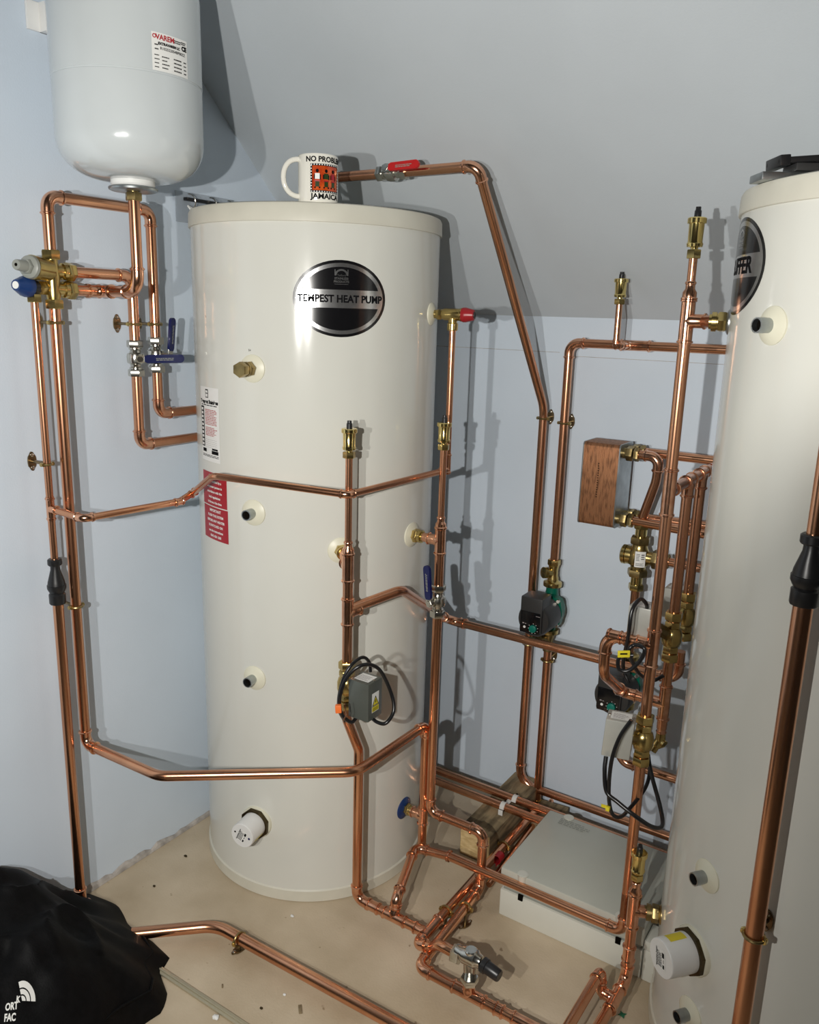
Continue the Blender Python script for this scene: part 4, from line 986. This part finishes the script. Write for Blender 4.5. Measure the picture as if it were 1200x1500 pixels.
part('core', MB().prism(rounded(HXy0 + .0022, HXz0 + .0022, HXy1, HXz1 - .0022, .010), (HXx0 + .002, 0, 0), (Yv, Zv, Xv), HXx1 - HXx0 - .004), 'hx_copper', hx)
part('end_plate', MB().prism(rounded(HXy0, HXz0, HXy1, HXz1, .010), (HXx1 - .003, 0, 0), (Yv, Zv, Xv), .003), 'steel', hx)
part('end_plate', MB().prism(rounded(HXy0, HXz0, HXy1, HXz1, .010), (HXx0, 0, 0), (Yv, Zv, Xv), .003), 'steel', hx)
f = flat_map(((HXx0 + HXx1) / 2 - .002, HXy0 + .0004, (HXz0 + HXz1) / 2 + .01), Zv * -1, Xv, -Yv, .0006)
bars('stamped_lettering', f, [(-.045 + .006 * q, -.003, -.045 + .006 * q + .0022, .000) for q in range(15)], 'void', hx, 0)
for z_, y_ in ((HXz1 - .022, -.108), (HXz0 + .022, -.108), (HXz1 - .022, -.062), (HXz0 + .022, -.062)):
    part('port_union', MB().lathe((HXx1, y_, z_), Xv, [(0, .0135), (.010, .0135)], 20).hexnut((HXx1 + .008, y_, z_), Xv, .016, .0185, .2).hexnut((HXx1 + .027, y_, z_), Xv, .012, .0175, .5), 'brass_dark', hx)
Qx = (1.0120, -0.1000)
hz = HXz1 - .022; lz = HXz0 + .022
q1 = pipes('swept copper pipe from the heat exchanger down into the three port brass valve', (HXx1, -.108, hz))
route(q1, [((HXx1 + .036, -.108, hz),), ((Qx[0] + .030, -.112, hz), 'elbow', .022), ((Qx[0] + .026, -.106, hz - .060), 'bend', .12), ((Qx[0], -.1, hz - .155), 'bend', .10), ((Qx[0], -.1, 0.8442 + .06),)], R22)
q2 = pipes('copper pipe from the top of the heat exchanger to behind the buffer cylinder', (HXx1, -.062, hz))
route(q2, [((HXx1 + .036, -.062, hz),), ((1.235, -.055, hz - .002), 'joint', .016), ((1.42, -.055, hz - .002),)], R22)
q3 = pipes('front copper pipe from the foot of the heat exchanger to behind the buffer cylinder', (HXx1, -.108, lz))
route(q3, [((HXx1 + .036, -.108, lz),), ((1.22, -.115, lz - .004), 'joint', .016), ((1.42, -.115, lz - .004),)], R22)
q4 = pipes('rear copper pipe from the foot of the heat exchanger to behind the buffer cylinder', (HXx1, -.062, lz))
route(q4, [((HXx1 + .036, -.062, lz),), ((1.20, -.050, lz + .004), 'joint', .016), ((1.42, -.050, lz + .004),)], R22)
# three port valve
vz = 0.8442; vc = Vec((Qx[0], -.1, vz))
tv = thing('mixing_valve', 'large three port brass valve with white data sticker under the heat exchanger', 'valve', vc)
part('body', MB().lathe(vc + Vec((0, 0, -.034)), Zv, [(0, .0185), (.010, .0185), (.016, .0265), (.030, .0285), (.044, .0270), (.054, .0215), (.062, .0185), (.068, .0185)], 32).lathe(vc, Xv, [(-.034, .0190), (-.030, .0235), (.0, .022), (.022, .0170), (.040, .0165)], 28), 'brass', tv)
part('cover_plate', MB().lathe(vc + Vec((-.036, 0, 0)), (-1, 0, 0), [(-.004, .0245), (.004, .0245), (.007, .021), (.009, .010)], 30), 'brass', tv)
for s, ph in ((1, .2), (-1, .5)):
    part('union_nut', MB().hexnut(vc + Vec((0, 0, s * .042 - .009)), Zv, .018, .0255, ph), 'brass_dark', tv)
    part('tail', MB().lathe(vc + Vec((0, 0, s * .050)), (0, 0, s), [(0, .0145), (.022, .0145), (.024, .0120)], 20), 'brass_bright', tv)
    part('compression_nut', MB().hexnut(vc + Vec((0, 0, s * .080 - .008)), Zv, .016, .0195, ph), 'brass', tv)
part('union_nut', MB().hexnut(vc + Vec((.036, 0, 0)), Xv, .018, .0245, .1).hexnut(vc + Vec((.062, 0, 0)), Xv, .014, .0185, .1), 'brass_dark', tv)
f = flat_map(vc + Vec((0, -.0290, 0)), Vec((.92, -.0, 0)), Zv, -Yv, .001)
f = cyl_map((vc.x, vc.y), .0292, (vc.x + .012, vc.y - .0266, vc.z))
l = panel('data_sticker', f, ('rect', .026, .040), 'label_white', tv, .0004, 8, 2)
bars('lettering', f, text_lines(-.010, .010, -.016, -.008, 3, .4, .2) + text_lines(-.010, -.001, -.003, .016, 5, .4, .2) + text_lines(.002, .010, .0, .016, 3, .5, .1), 'ink', l)
q5 = pipes('short copper pipe from the three port valve to behind the buffer cylinder', vc + Vec((.07, 0, 0)))
route(q5, [(vc + Vec((.070, 0, 0)),), (vc + Vec((.19, 0, -.002)), 'joint', .016), (vc + Vec((.38, 0, -.002)),)], R22)
q6 = pipes('copper pipe between the three port valve and the lower pump', (Qx[0], -.1, .58))
pz2 = 0.5085
tube(q6, [(Qx[0], -.1, vz - .085), (Qx[0], -.1, pz2 + .07)], R22)
q7 = pipes('copper pipe under the lower pump, turning right to the main riser valve', (Qx[0], -.1, .30))
route(q7, [((Qx[0], -.1, pz2 - .07),), ((Qx[0], -.1, 0.2761), 'elbow', .03), ((1.38, -.1, 0.2761),)], R22)
pump((Qx[0], -.1, pz2), 'lower circulating pump, half hidden behind the copper loop')
iz = thing('isolating_valve', 'brass gate valve under the lower pump', 'valve', (Qx[0], -.1, pz2 - .10))
part('body', MB().lathe((Qx[0], -.1, pz2 - .078), (0, 0, -1), [(0, .0155), (.012, .015), (.016, .0125), (.034, .0145), (.050, .0145)], 24).lathe((Qx[0], -.1, pz2 - .100), (-.45, -.85, .10), [(0, .010), (.020, .012), (.022, .0155), (.030, .0155), (.031, .012)], 24), 'brass', iz)

# ================================================================== MAIN RISER AND ITS NEIGHBOURS BY THE BUFFER CYLINDER
R3x = (1.1784, -0.5024)
def V3(z): return Vec((R3x[0], R3x[1], z))
zp3 = 1.4193
BP = Vec((1.2585, -0.5302, 1.4193)); n5 = Vec((BP.x - BC[0], BP.y - BC[1], 0)).normalized()
r3 = pipes('tallest copper riser left of the buffer cylinder, from its air vent to the floor crossover', V3(0.1080))
tube(r3, [V3(1.5294), V3(zp3 + .05)], R15)
reducer(r3, V3(zp3 + .036), Zv, R22, R15, .034)
tee(r3, V3(zp3), Zv, (1, 0, 0), R22, bl=.036, up=.040, down=.042)
tube(r3, [V3(zp3), V3(0.6087)], R22)
tube(r3, [V3(zp3) + Vec((.03, 0, 0)), BP + n5 * .02], R22)
wall_port(BC, TR, BP, open_bore=False, parent=buff, r_flange=.022, flange_mat='steel')
union(BP, n5, buff, .0185)
air_vent((1.1784, -0.5024, 1.5282), 'brass automatic air vent on the tallest riser, in front of the sloping ceiling', .088)
zc = 1.1007
tee(r3, V3(zc), Zv, Yv, R22, bl=.036, up=.046, down=.050)
zl = 0.7843
tee(r3, V3(zl), Zv, (-1, 0, 0), R22, bl=.036, up=.036, down=.048)
mf = pipes('short copper header running back from the tallest riser, feeding two droppers', V3(zc) + Vec((0, .04, 0)))
zh = zc
tube(mf, [V3(zc), Vec((R3x[0], -.20, zh + .0))], R22)
R4x = (R3x[0], -0.3630); R5x = (R3x[0], -0.2580)
tee(mf, (R4x[0], R4x[1], zh), Yv, (0, 0, -1), R22, bl=.036, up=.028, down=.028)
tee(mf, (R5x[0], R5x[1], zh), Yv, (0, 0, -1), R22, bl=.036, up=.028, down=.028)
part('elbow', MB().sweep(fillet((R3x[0], -.22, zh), (R3x[0], -.17, zh), (R3x[0] + .1, -.17, zh), .02, 6) + [Vec((R3x[0] + .2, -.17, zh))], R22 * 1.1, 16), 'fitting', mf)
z4 = 0.7580; z5 = 0.7728
d4 = pipes('nearer copper dropper from the header through a zone valve to a strainer', (R4x[0], R4x[1], z4))
zt4 = 0.6000
tube(d4, [(R4x[0], R4x[1], zh - .03), (R4x[0], R4x[1], zt4 - .06)], R22)
tee(d4, (R4x[0], R4x[1], zt4), Zv, (-1, 0, 0), R22, bl=.034, up=.045, down=.040)
zst = 0.5333
tube(d4, [(R4x[0], R4x[1], zt4 - .03), (R4x[0], R4x[1], zst)], R15 * 1.1, material='fitting')
part('coupling', sleeve(MB(), (R4x[0], R4x[1], zst - .006), (R4x[0], R4x[1], zst + .022), R15 * 1.15), 'fitting', d4)
st = thing('drain_valve', 'brass angled drain valve at the foot of the nearer dropper', 'valve', (R4x[0], R4x[1], zst - .03))
p4 = Vec((R4x[0], R4x[1], zst - .004))
part('body', MB().lathe(p4, (0, 0, -1), [(0, .0105), (.014, .0115), (.030, .0120), (.034, .0080)], 20).lathe(p4 + Vec((0, 0, -.016)), (-.35, -.4, -.85), [(0, .010), (.018, .011), (.020, .0085), (.032, .0085)], 18).lathe(p4 + Vec((0, 0, -.018)), (.8, -.4, -.3), [(0, .008), (.014, .0085)], 16), 'brass', st)
d5 = pipes('farther copper dropper from the header through a zone valve to the long crossing pipe', (R5x[0], R5x[1], z5))
tube(d5, [(R5x[0], R5x[1], zh - .03), (R5x[0], R5x[1], z5)], R22)
zv3, b3_ = zone_valve(V3(0.5754), 'zone valve with pale box and trailing cable, low on the tallest riser', (1.1446, -0.5589, 0.6010), (.056, .048, .084), (Vec((.97, .22, 0)), Vec((-.22, .97, 0)), Vec((.06, -.05, 1))), 'pale', sticker=False)
zone_valve((R4x[0], R4x[1], z4), 'zone valve with pale box partly hidden behind the tallest riser', (1.1456, -0.4700, 0.8182), (.052, .05, .072), (Xv, Yv, Zv), 'pale', sticker=False)
zone_valve((R5x[0], R5x[1], z5), 'rearmost zone valve, tight against the buffer cylinder', (R5x[0] - .045, R5x[1] + .085, z5 + .0), (.050, .05, .072), (Xv, Yv, Zv), 'pale', sticker=False)
# copper loop between the two
lo = pipes('copper loop curving down from the tallest riser past the lower pump to the nearer dropper', V3(zl))
LA = (1.0816, -0.5024, 0.7708); LBp = (1.0892, -0.5024, 0.7009); LCp = (1.0842, -0.3630, 0.5930)
part('coupling', sleeve(MB(), V3(zl) + Vec((-.095, 0, 0)), V3(zl) + Vec((-.062, 0, 0)), R22), 'fitting', lo)
route(lo, [(V3(zl),), (Vec((LA[0], R3x[1], zl)), 'elbow', .030), (Vec((LA[0], R3x[1], LBp[2] - .005)), 'bend', .05), (Vec((LCp[0], R4x[1], zt4)), 'elbow', .02), (Vec((R4x[0], R4x[1], zt4)),)], R22)
# riser below the zone valve
tube(r3, [V3(0.5487), V3(0.1080 + .04)], R22)

# cables round the buffer side valves
cable('black cable arching over the pale box behind the tallest riser', [(1.1287, -0.4749, 0.6785), (1.1150, -0.4791, 0.7149), (1.1372, -0.5350, 0.8073), (1.1392, -0.5344, 0.8581), (1.1464, -0.5114, 0.8775), (1.1557, -0.4983, 0.8657), (1.1529, -0.4783, 0.8431)], .0040)
cable('black cable twisting in a figure of eight in front of the lower pump', [(1.1581, -0.5601, 0.7776), (1.1337, -0.5675, 0.7708), (1.1345, -0.5672, 0.7447), (1.1534, -0.5615, 0.7449), (1.1735, -0.5556, 0.7729), (1.1765, -0.5548, 0.7949), (1.1559, -0.5503, 0.7953), (1.1472, -0.5529, 0.7795), (1.1561, -0.5086, 0.7217), (1.1624, -0.4239, 0.6733), (1.1790, -0.3989, 0.6796)], .0040)
cable('black cable leaving the low pale actuator box and swinging right under the riser', [(1.1318, -0.5891, 0.5617), (1.1349, -0.5986, 0.5337), (1.1452, -0.6058, 0.4950), (1.1700, -0.6087, 0.4828), (1.2064, -0.6088, 0.4664), (1.2369, -0.5905, 0.4439), (1.2484, -0.5569, 0.4312), (1.2308, -0.5097, 0.4377), (1.1966, -0.4666, 0.4748), (1.1771, -0.4407, 0.5007)], .0044)
cable('black cable looping down in front of the low pale actuator box', [(1.1772, -0.5962, 0.6591), (1.1594, -0.6015, 0.6188), (1.1487, -0.6047, 0.5643), (1.1490, -0.6046, 0.4958), (1.1577, -0.6020, 0.4513), (1.1709, -0.5876, 0.4377), (1.1763, -0.5445, 0.4353), (1.1867, -0.4795, 0.4533), (1.1824, -0.4393, 0.4725), (1.1711, -0.4216, 0.5011)], .0040)
yt = thing('cable_tag', 'yellow tag on the cable in front of the copper loop', 'tag', (1.1435, -0.5749, 0.7818))
part('tag', MB().box((1.1435, -0.5749, 0.7818), (.024, .003, .014), (Vec((.84, .54, .05)), Vec((-.54, .84, 0)), Vec((-.05, 0, 1))), .001), 'yellow', yt)
part('lettering', MB().box((1.1443, -0.5773, 0.7828), (.014, .0006, .003), (Vec((.84, .54, .05)), Vec((-.54, .84, 0)), Vec((-.05, 0, 1)))), 'ink', yt)
yt = thing('cable_tag', 'yellow tag on the lowest hanging cable left of the riser', 'tag', (1.1521, -0.6089, 0.4622))
part('tag', MB().box((1.1521, -0.6089, 0.4622), (.008, .010, .009), None, .001).box((1.1451, -0.6142, 0.4669), (.012, .001, .007), (Vec((.84, .54, -.3)), Vec((-.54, .84, 0)), Zv)), 'yellow', yt)

# lower vent assembly beside the heater
R6x = (1.2147, -0.5750)
def V6(z): return Vec((R6x[0], R6x[1], z))
z6 = 0.2302
r6 = pipes('short copper riser at the foot of the buffer cylinder under the lowest air vent', V6(.05))
tube(r6, [V6(0.2979), V6(z6 + .05)], R15)
reducer(r6, V6(z6 + .034), Zv, R22, R15, .034)
B6 = Vec((1.2655, -0.5559, 0.2302)); n6 = Vec((B6.x - BC[0], B6.y - BC[1], 0)).normalized()
tee(r6, V6(z6), Zv, (B6 + n6 * .02) - V6(z6), R22, bl=.034, up=.040, down=.044)
tube(r6, [V6(z6), B6 + n6 * .022], R22 * .98)
wall_port(BC, TR, B6, open_bore=False, parent=buff, r_flange=.020, flange_mat='brass_dark')
union(B6, n6, buff, .0185, 'brass_dark')
route(r6, [(V6(z6),), (V6(.058), 'elbow', .024), (Vec((R6x[0] - .015, -.98, .058)),)], R22)
part('coupling', sleeve(MB(), V6(.105), V6(.145), R22), 'fitting', r6)
air_vent((1.2147, -0.5750, 0.3042), 'brass automatic air vent lowest of all, beside the pale enclosure', .080)
rr = pipes('upper of two copper pipes running towards the viewer at the foot of the main riser', (1.1775, -.60, .06))
XX = R6x[0] - .035
route(rr, [((R6x[0] - .004, -.640, .058),), ((XX, -.640, .062), 'elbow', .016), ((XX, -.640, .112), 'elbow', .018), ((XX - .004, -.98, .112),)], R22 * .95)
tee(r6, (R6x[0] - .002, -.640, .058), (0, 1, 0), (-1, 0, .15), R22, bl=.028, up=.034, down=.034)

# farthest right discharge pipe in front of the buffer
FX = (1.4688, -0.8011); fz = 1.1114; fz2 = 1.0267
fr = pipes('copper discharge pipe in front of the buffer cylinder at the right edge', (FX[0], FX[1], 0.03))
tube(fr, [(FX[0], FX[1], .02), (FX[0], FX[1], fz2 + .01)], R28 * 1.0)
tube(fr, [(FX[0], FX[1], fz), (FX[0], FX[1], fz + .62)], R22 * .92)
route(fr, [((FX[0], FX[1], fz + .60),), ((FX[0], FX[1], fz + .64), 'elbow', .02), ((FX[0] + .3, FX[1] + .02, fz + .66),)], R22 * .92)
t2 = thing('tundish', 'black plastic tundish at the right edge in front of the buffer cylinder', 'tundish', (FX[0], FX[1], fz2))
tundish(t2, (FX[0], FX[1], fz + .018), (FX[0], FX[1], fz2 - .004), 1.18)
nF = Vec((BC[0] - FX[0], BC[1] - FX[1], 0)).normalized(); dF = math.hypot(BC[0] - FX[0], BC[1] - FX[1]) - TR
pipe_clip((FX[0], FX[1], 0.4553), (0, 0, 1), nF, dF, R28, 'brass pipe clip fixed to the buffer cylinder at the lower right edge')

# ================================================================== FLOOR ITEMS
wl = pipes('rear copper pipe of the pair crossing the timber behind the corner cylinder', (.45, -.172, .10))
tube(wl, [(.30, -.172, .100), (1.36, -.172, .100)], R22)
wm = pipes('front copper pipe of the pair crossing the timber behind the corner cylinder', (.45, -.222, .10))
route(wm, [((.34, -.222, .100),), ((1.06, -.222, .100),)], R22)
d3 = pipes('thin copper pipe on the floor along the left side of the pale enclosure', (0.8146, -0.4230, 0.0200))
tube(d3, [(0.7917, 0.0224, 0.0200), (0.8138, -0.4362, 0.0200)], R15)
tm = thing('timber_block', 'weathered timber offcut under the copper pipes beside the corner cylinder', 'timber', (.72, -.18, 0))
part('beam', MB().box((.722, -.180, .0425), (.090, .330, .083), None, .002), 'timber', tm)
part('sawn_end', MB().box((.722, -.3456, .0425), (.086, .0012, .079), None), 'timber_end', tm)
t3 = thing('timber_block', 'flat timber offcut lying between the wall and the pipe pair', 'timber', (.80, -.085, 0))
part('beam', MB().box((.822, -.088, .020), (.085, .11, .040), (Vec((1, .1, 0)), Vec((-.1, 1, 0)), Zv), .002), 'timber', t3)
ps = thing('pipe_strap', 'pair of white plastic pipe straps holding two copper pipes on the timber', 'strap', (.74, -.20, .1))
for yy, dxx in ((-.172, .012), (-.222, 0)):
    pts = []
    mb = MB(); seg = 10; w = .013; R_ = R22 + .0006
    for k in range(seg + 1):
        a = PI * (-.02 + 1.04 * k / seg)
        for rr_ in (R_, R_ + .0022):
            for s in (-1, 1): mb.v.append((.742 + dxx + s * w / 2, yy + rr_ * math.cos(a), .100 + rr_ * math.sin(a)))
    for k in range(seg):
        a = 4 * k; b = a + 4
        mb.f += [(a, a + 1, b + 1, b), (a + 2, b + 2, b + 3, a + 3), (a, b, b + 2, a + 2), (a + 1, a + 3, b + 3, b + 1)]
    part('strap', mb, 'strap_white', ps)
part('tail', MB().box((.742, -.2400, .084), (.013, .003, .030), None, .0005).box((.742, -.197, .100), (.013, .030, .003), None, .0005), 'strap_white', ps)
for yy, dxx in ((-.172, .012), (-.222, 0)):
    part('nail', MB().lathe((.742 + dxx, yy + .008, .100 + R22 + .002), Zv, [(0, .003), (.0012, .0028)], 10), 'void', ps)

# floor clips
MX_ = MT2.x
pipe_clip((MX_, -0.6115, .05), (0, 1, 0), (0, 0, -1), .048, R22, 'brass pipe clip on the diagonal floor pipe near the manifold', (1, .2, 0))
pipe_clip((MX_, -0.3124, .05), (0, 1, 0), (0, 0, -1), .048, R22, 'brass pipe clip on the diagonal floor pipe beyond the red tape', (1, .2, 0))
pipe_clip((E2.x + .006, -0.5743, .05), (0, 1, 0), (0, 0, -1), .048, R22, 'brass pipe clip on the short floor pipe right of the green ring', (.3, 1, 0))
gr = thing('ring_tag', 'small green and white ring lying between the two diagonal floor pipes', 'ring', (0.7873, -0.5928, 0.0040))
gp = Vec((0.7919, -0.6011, 0.0120))
part('ring', MB().sweep([gp + Vec((.011 * math.cos(a), .011 * math.sin(a), .006)) for a in [2 * PI * k / 20 for k in range(20)]], .0028, 8, closed=True), 'green_tape', gr)
part('disc', MB().lathe(gp + Vec((0, 0, -.004)), Zv, [(0, .010), (.009, .0095)], 20), 'label_white', gr)
fg = pipes('copper pipe crossing the floor in the foreground from under the black bag', (0.2829, -1.0186, 0.0300))
route(fg, [((0.2282, -1.0645, 0.0260),), ((0.3706, -0.9382, 0.0300), 'bend', .10), ((0.4391, -0.9369, 0.0300), 'bend', .10), ((1.0475, -0.9203, 0.0300),)], R22 * 1.18)
pipe_clip((0.4421, -0.9399, 0.0300), (1, .05, 0), (0, 0, -1), .028, R22 * 1.18, 'brass pipe clip on the foreground copper pipe', (.15, 1, 0))

# pale enclosure on the floor
en = thing('wiring_enclosure', 'large pale grey plastic enclosure lying on the floor by the buffer cylinder', 'enclosure', (1.05, -.35, 0))
X0, X1, Y0, Y1 = .872, 1.222, -.492, -.205
EZ = .132
part('base', MB().box(((X0 + X1) / 2 + .0, (Y0 + Y1) / 2, .036), (X1 - X0, Y1 - Y0, .072), None, .004), 'enclosure_base', en)
part('gasket_lip', MB().box(((X0 + X1) / 2, (Y0 + Y1) / 2, .076), (X1 - X0 - .012, Y1 - Y0 - .012, .014), None, .001), 'grey_plastic', en)
part('lid', MB().box(((X0 + X1) / 2, (Y0 + Y1) / 2, .107), (X1 - X0 + .002, Y1 - Y0 + .002, .050), None, .005), 'enclosure', en)
for cx_, cy_ in ((X0 + .055, Y0 - .001), (X1 - .055, Y0 - .001), (X0 + .055, Y1 + .001)):
    part('screw_recess', MB().lathe((cx_, cy_ + (.006 if cy_ < -.3 else -.006), EZ - .034), Zv, [(0, .009), (.034, .013), (.0355, .0135)], 18).lathe((cx_, cy_ + (.006 if cy_ < -.3 else -.006), EZ + .0017), Zv, [(0, .0105), (.0006, .0105)], 18), 'enclosure_base', en)
    part('latch_slot', MB().box((cx_, cy_ + (-.0012 if cy_ < -.3 else .0012), .073), (.012, .004, .016), None, .001), 'void', en)
f = flat_map(((X0 + X1) / 2 - .09, Y1 - .030, EZ), Xv, Yv, Zv, .0004)
bars('moulded_text', f, text_lines(-.045, .045, -.014, .014, 4, .4, .3), 'grey_plastic', en)
e2_ = thing('junction_box', 'narrow pale junction box tight against the foot of the buffer cylinder', 'box', (1.24, -.47, 0))
part('body', MB().box((1.247, -.463, .040), (.044, .06, .078), None, .003), 'enclosure_base', e2_)
part('lid', MB().box((1.247, -.463, .091), (.046, .062, .022), None, .003), 'enclosure_base', e2_)
gpn = thing('paint_mark', 'small dark green leaf scrap on the floor right of the pipe elbows', 'scrap', (1.2245, -0.6109, 0.0020))
q = Vec((1.2245, -0.6109, 0.0020))
part('scrap', MB().prism([(-.010, 0), (-.004, .004), (-.002, .011), (.003, .004), (.010, .003), (.004, -.002), (.001, -.010), (-.004, -.003)], q, (Vec((.8, .5, 0)), Vec((-.5, .8, 0)), Zv), .0012), 'green_tape', gpn)
for (px_, lb, s) in (((0.6625, -0.9845, 0.0000), 'dark wooden splinter on the floor below the foreground copper pipe', .022), ((0.4860, -1.0341, 0.0000), 'small brown flake on the floor between the strip and the foreground pipe', .010)):
    sc = thing('splinter', lb, 'debris', px_)
    part('splinter', MB().box(Vec(px_) + Vec((0, 0, .0012)), (s * .34, s, .002), (Vec((.7, .7, 0)), Vec((-.7, .7, 0)), Zv), .0005), 'timber', sc)

# black fabric bag slumped in the corner of the frame
def bag():
    t = thing('bag', 'black fabric bag with white logo slumped against the left wall', 'bag', (.12, -1.30, 0))
    poly = [(.012, -1.015), (.10, -1.012), (.17, -1.030), (.262, -1.030), (.330, -1.050), (.345, -1.092), (.360, -1.100), (.410, -1.118), (.440, -1.150), (.432, -1.205), (.455, -1.30), (.475, -1.42), (.47, -1.56), (.38, -1.70), (.20, -1.76), (.012, -1.76)]
    cx_, cy_ = .10, -1.38
    import math as mth
    def bound(a):
        d = (mth.cos(a), mth.sin(a)); best = 0
        for i in range(len(poly)):
            x1, y1 = poly[i][0] - cx_, poly[i][1] - cy_; x2, y2 = poly[(i + 1) % len(poly)][0] - cx_, poly[(i + 1) % len(poly)][1] - cy_
            den = d[0] * (y2 - y1) - d[1] * (x2 - x1)
            if abs(den) < 1e-9: continue
            tt = (x1 * (y2 - y1) - y1 * (x2 - x1)) / den; uu = (x1 * d[1] - y1 * d[0]) / den
            if tt > 0 and -1e-6 <= uu <= 1 + 1e-6: best = max(best, tt)
        return best
    from mathutils import noise as NZ
    def height(x, y, rho):
        H = .262 - .15 * max(0, x - .20) - .85 * max(0, y + 1.27)
        H = max(.055, min(H, .30)); prof = (1 - rho ** 2.6) ** .62 if rho < 1 else 0
        f_ = NZ.noise(Vec((x * 9, y * 9, 1.3))) * .030 + abs(NZ.noise(Vec((x * 14 + 3, y * 8, 4.1)))) * .040 - .012
        cr = (1 - abs(NZ.noise(Vec((x * 7 + y * 5, y * 6 - x * 3, 9.0))))) ** 8 * .030
        return max(.001, (H + (f_ + cr) * min(1, 3 * (1 - rho))) * prof)
    mb = MB(); nr, na = 46, 150
    for i in range(nr + 1):
        rho = (i / nr) ** .8
        for k in range(na):
            a = 2 * PI * k / na; bb = bound(a) * (1 + .018 * mth.sin(9 * a) * (rho ** 4))
            x = cx_ + mth.cos(a) * bb * rho; y = cy_ + mth.sin(a) * bb * rho
            x = max(.006, x); mb.v.append((x, y, height(x, y, rho)))
    for i in range(nr):
        for k in range(na):
            k2 = (k + 1) % na
            mb.f.append((i * na + k, i * na + k2, (i + 1) * na + k2, (i + 1) * na + k))
    o = part('fabric', mb, 'bag', t, 180)
    def rho_of(x, y):
        a = mth.atan2(y - cy_, x - cx_); return mth.hypot(x - cx_, y - cy_) / bound(a)
    def surf(u, v, d=0.0):
        # decal drawn in plan, laid on the cloth
        x = LG[0] + u * UX[0] + v * VX[0]; y = LG[1] + u * UX[1] + v * VX[1]
        return Vec((x, y, height(x, y, rho_of(x, y)) + .003 + d))
    LG = (0.3570, -1.3927)
    UX = (.835 * .60, .55 * .60); VX = (-.55 * .85, .835 * .85)
    # half dome emblem of three nested quarter arcs
    for (ri, ro) in ((.0, .0085), (.0110, .0195), (.0220, .0330)):
        m2 = MB(); n = 14
        for k in range(n + 1):
            a = math.radians(25) + math.radians(110) * k / n
            for q in (ri, ro):
                m2.v.append(tuple(surf(-.002 + q * mth.cos(a), -.010 + q * mth.sin(a), .0005)))
        for k in range(n): m2.f.append((2 * k, 2 * k + 1, 2 * k + 3, 2 * k + 2))
        part('emblem_arc', m2, 'label_white', o, 0)
    text('lettering', 'K', surf, .014, 'label_white', o, (-.012, -.012), rot=.35, bold=.0006, off=.0006)
    text('lettering', 'ORT', surf, .0155, 'label_white', o, (-.022, -.027), rot=.42, bold=.0006, off=.0006)
    text('lettering', 'FAC', surf, .0155, 'label_white', o, (-.018, -.043), rot=.38, bold=.0006, off=.0006)
    # seam and drawcord along the hem
    pts = [Vec((cx_ + mth.cos(a) * bound(a) * .93, cy_ + mth.sin(a) * bound(a) * .93, 0)) for a in [(-.15 + .085 * k) for k in range(16)]]
    pts = [Vec((max(.01, p_.x), p_.y, height(p_.x, p_.y, .93) + .001)) for p_ in pts]
    part('hem_cord', MB().sweep(pts, .0028, 8), 'bag', t)
    return t
bag()
# keep every thing's parts where they are; nothing else is hidden or added after this line
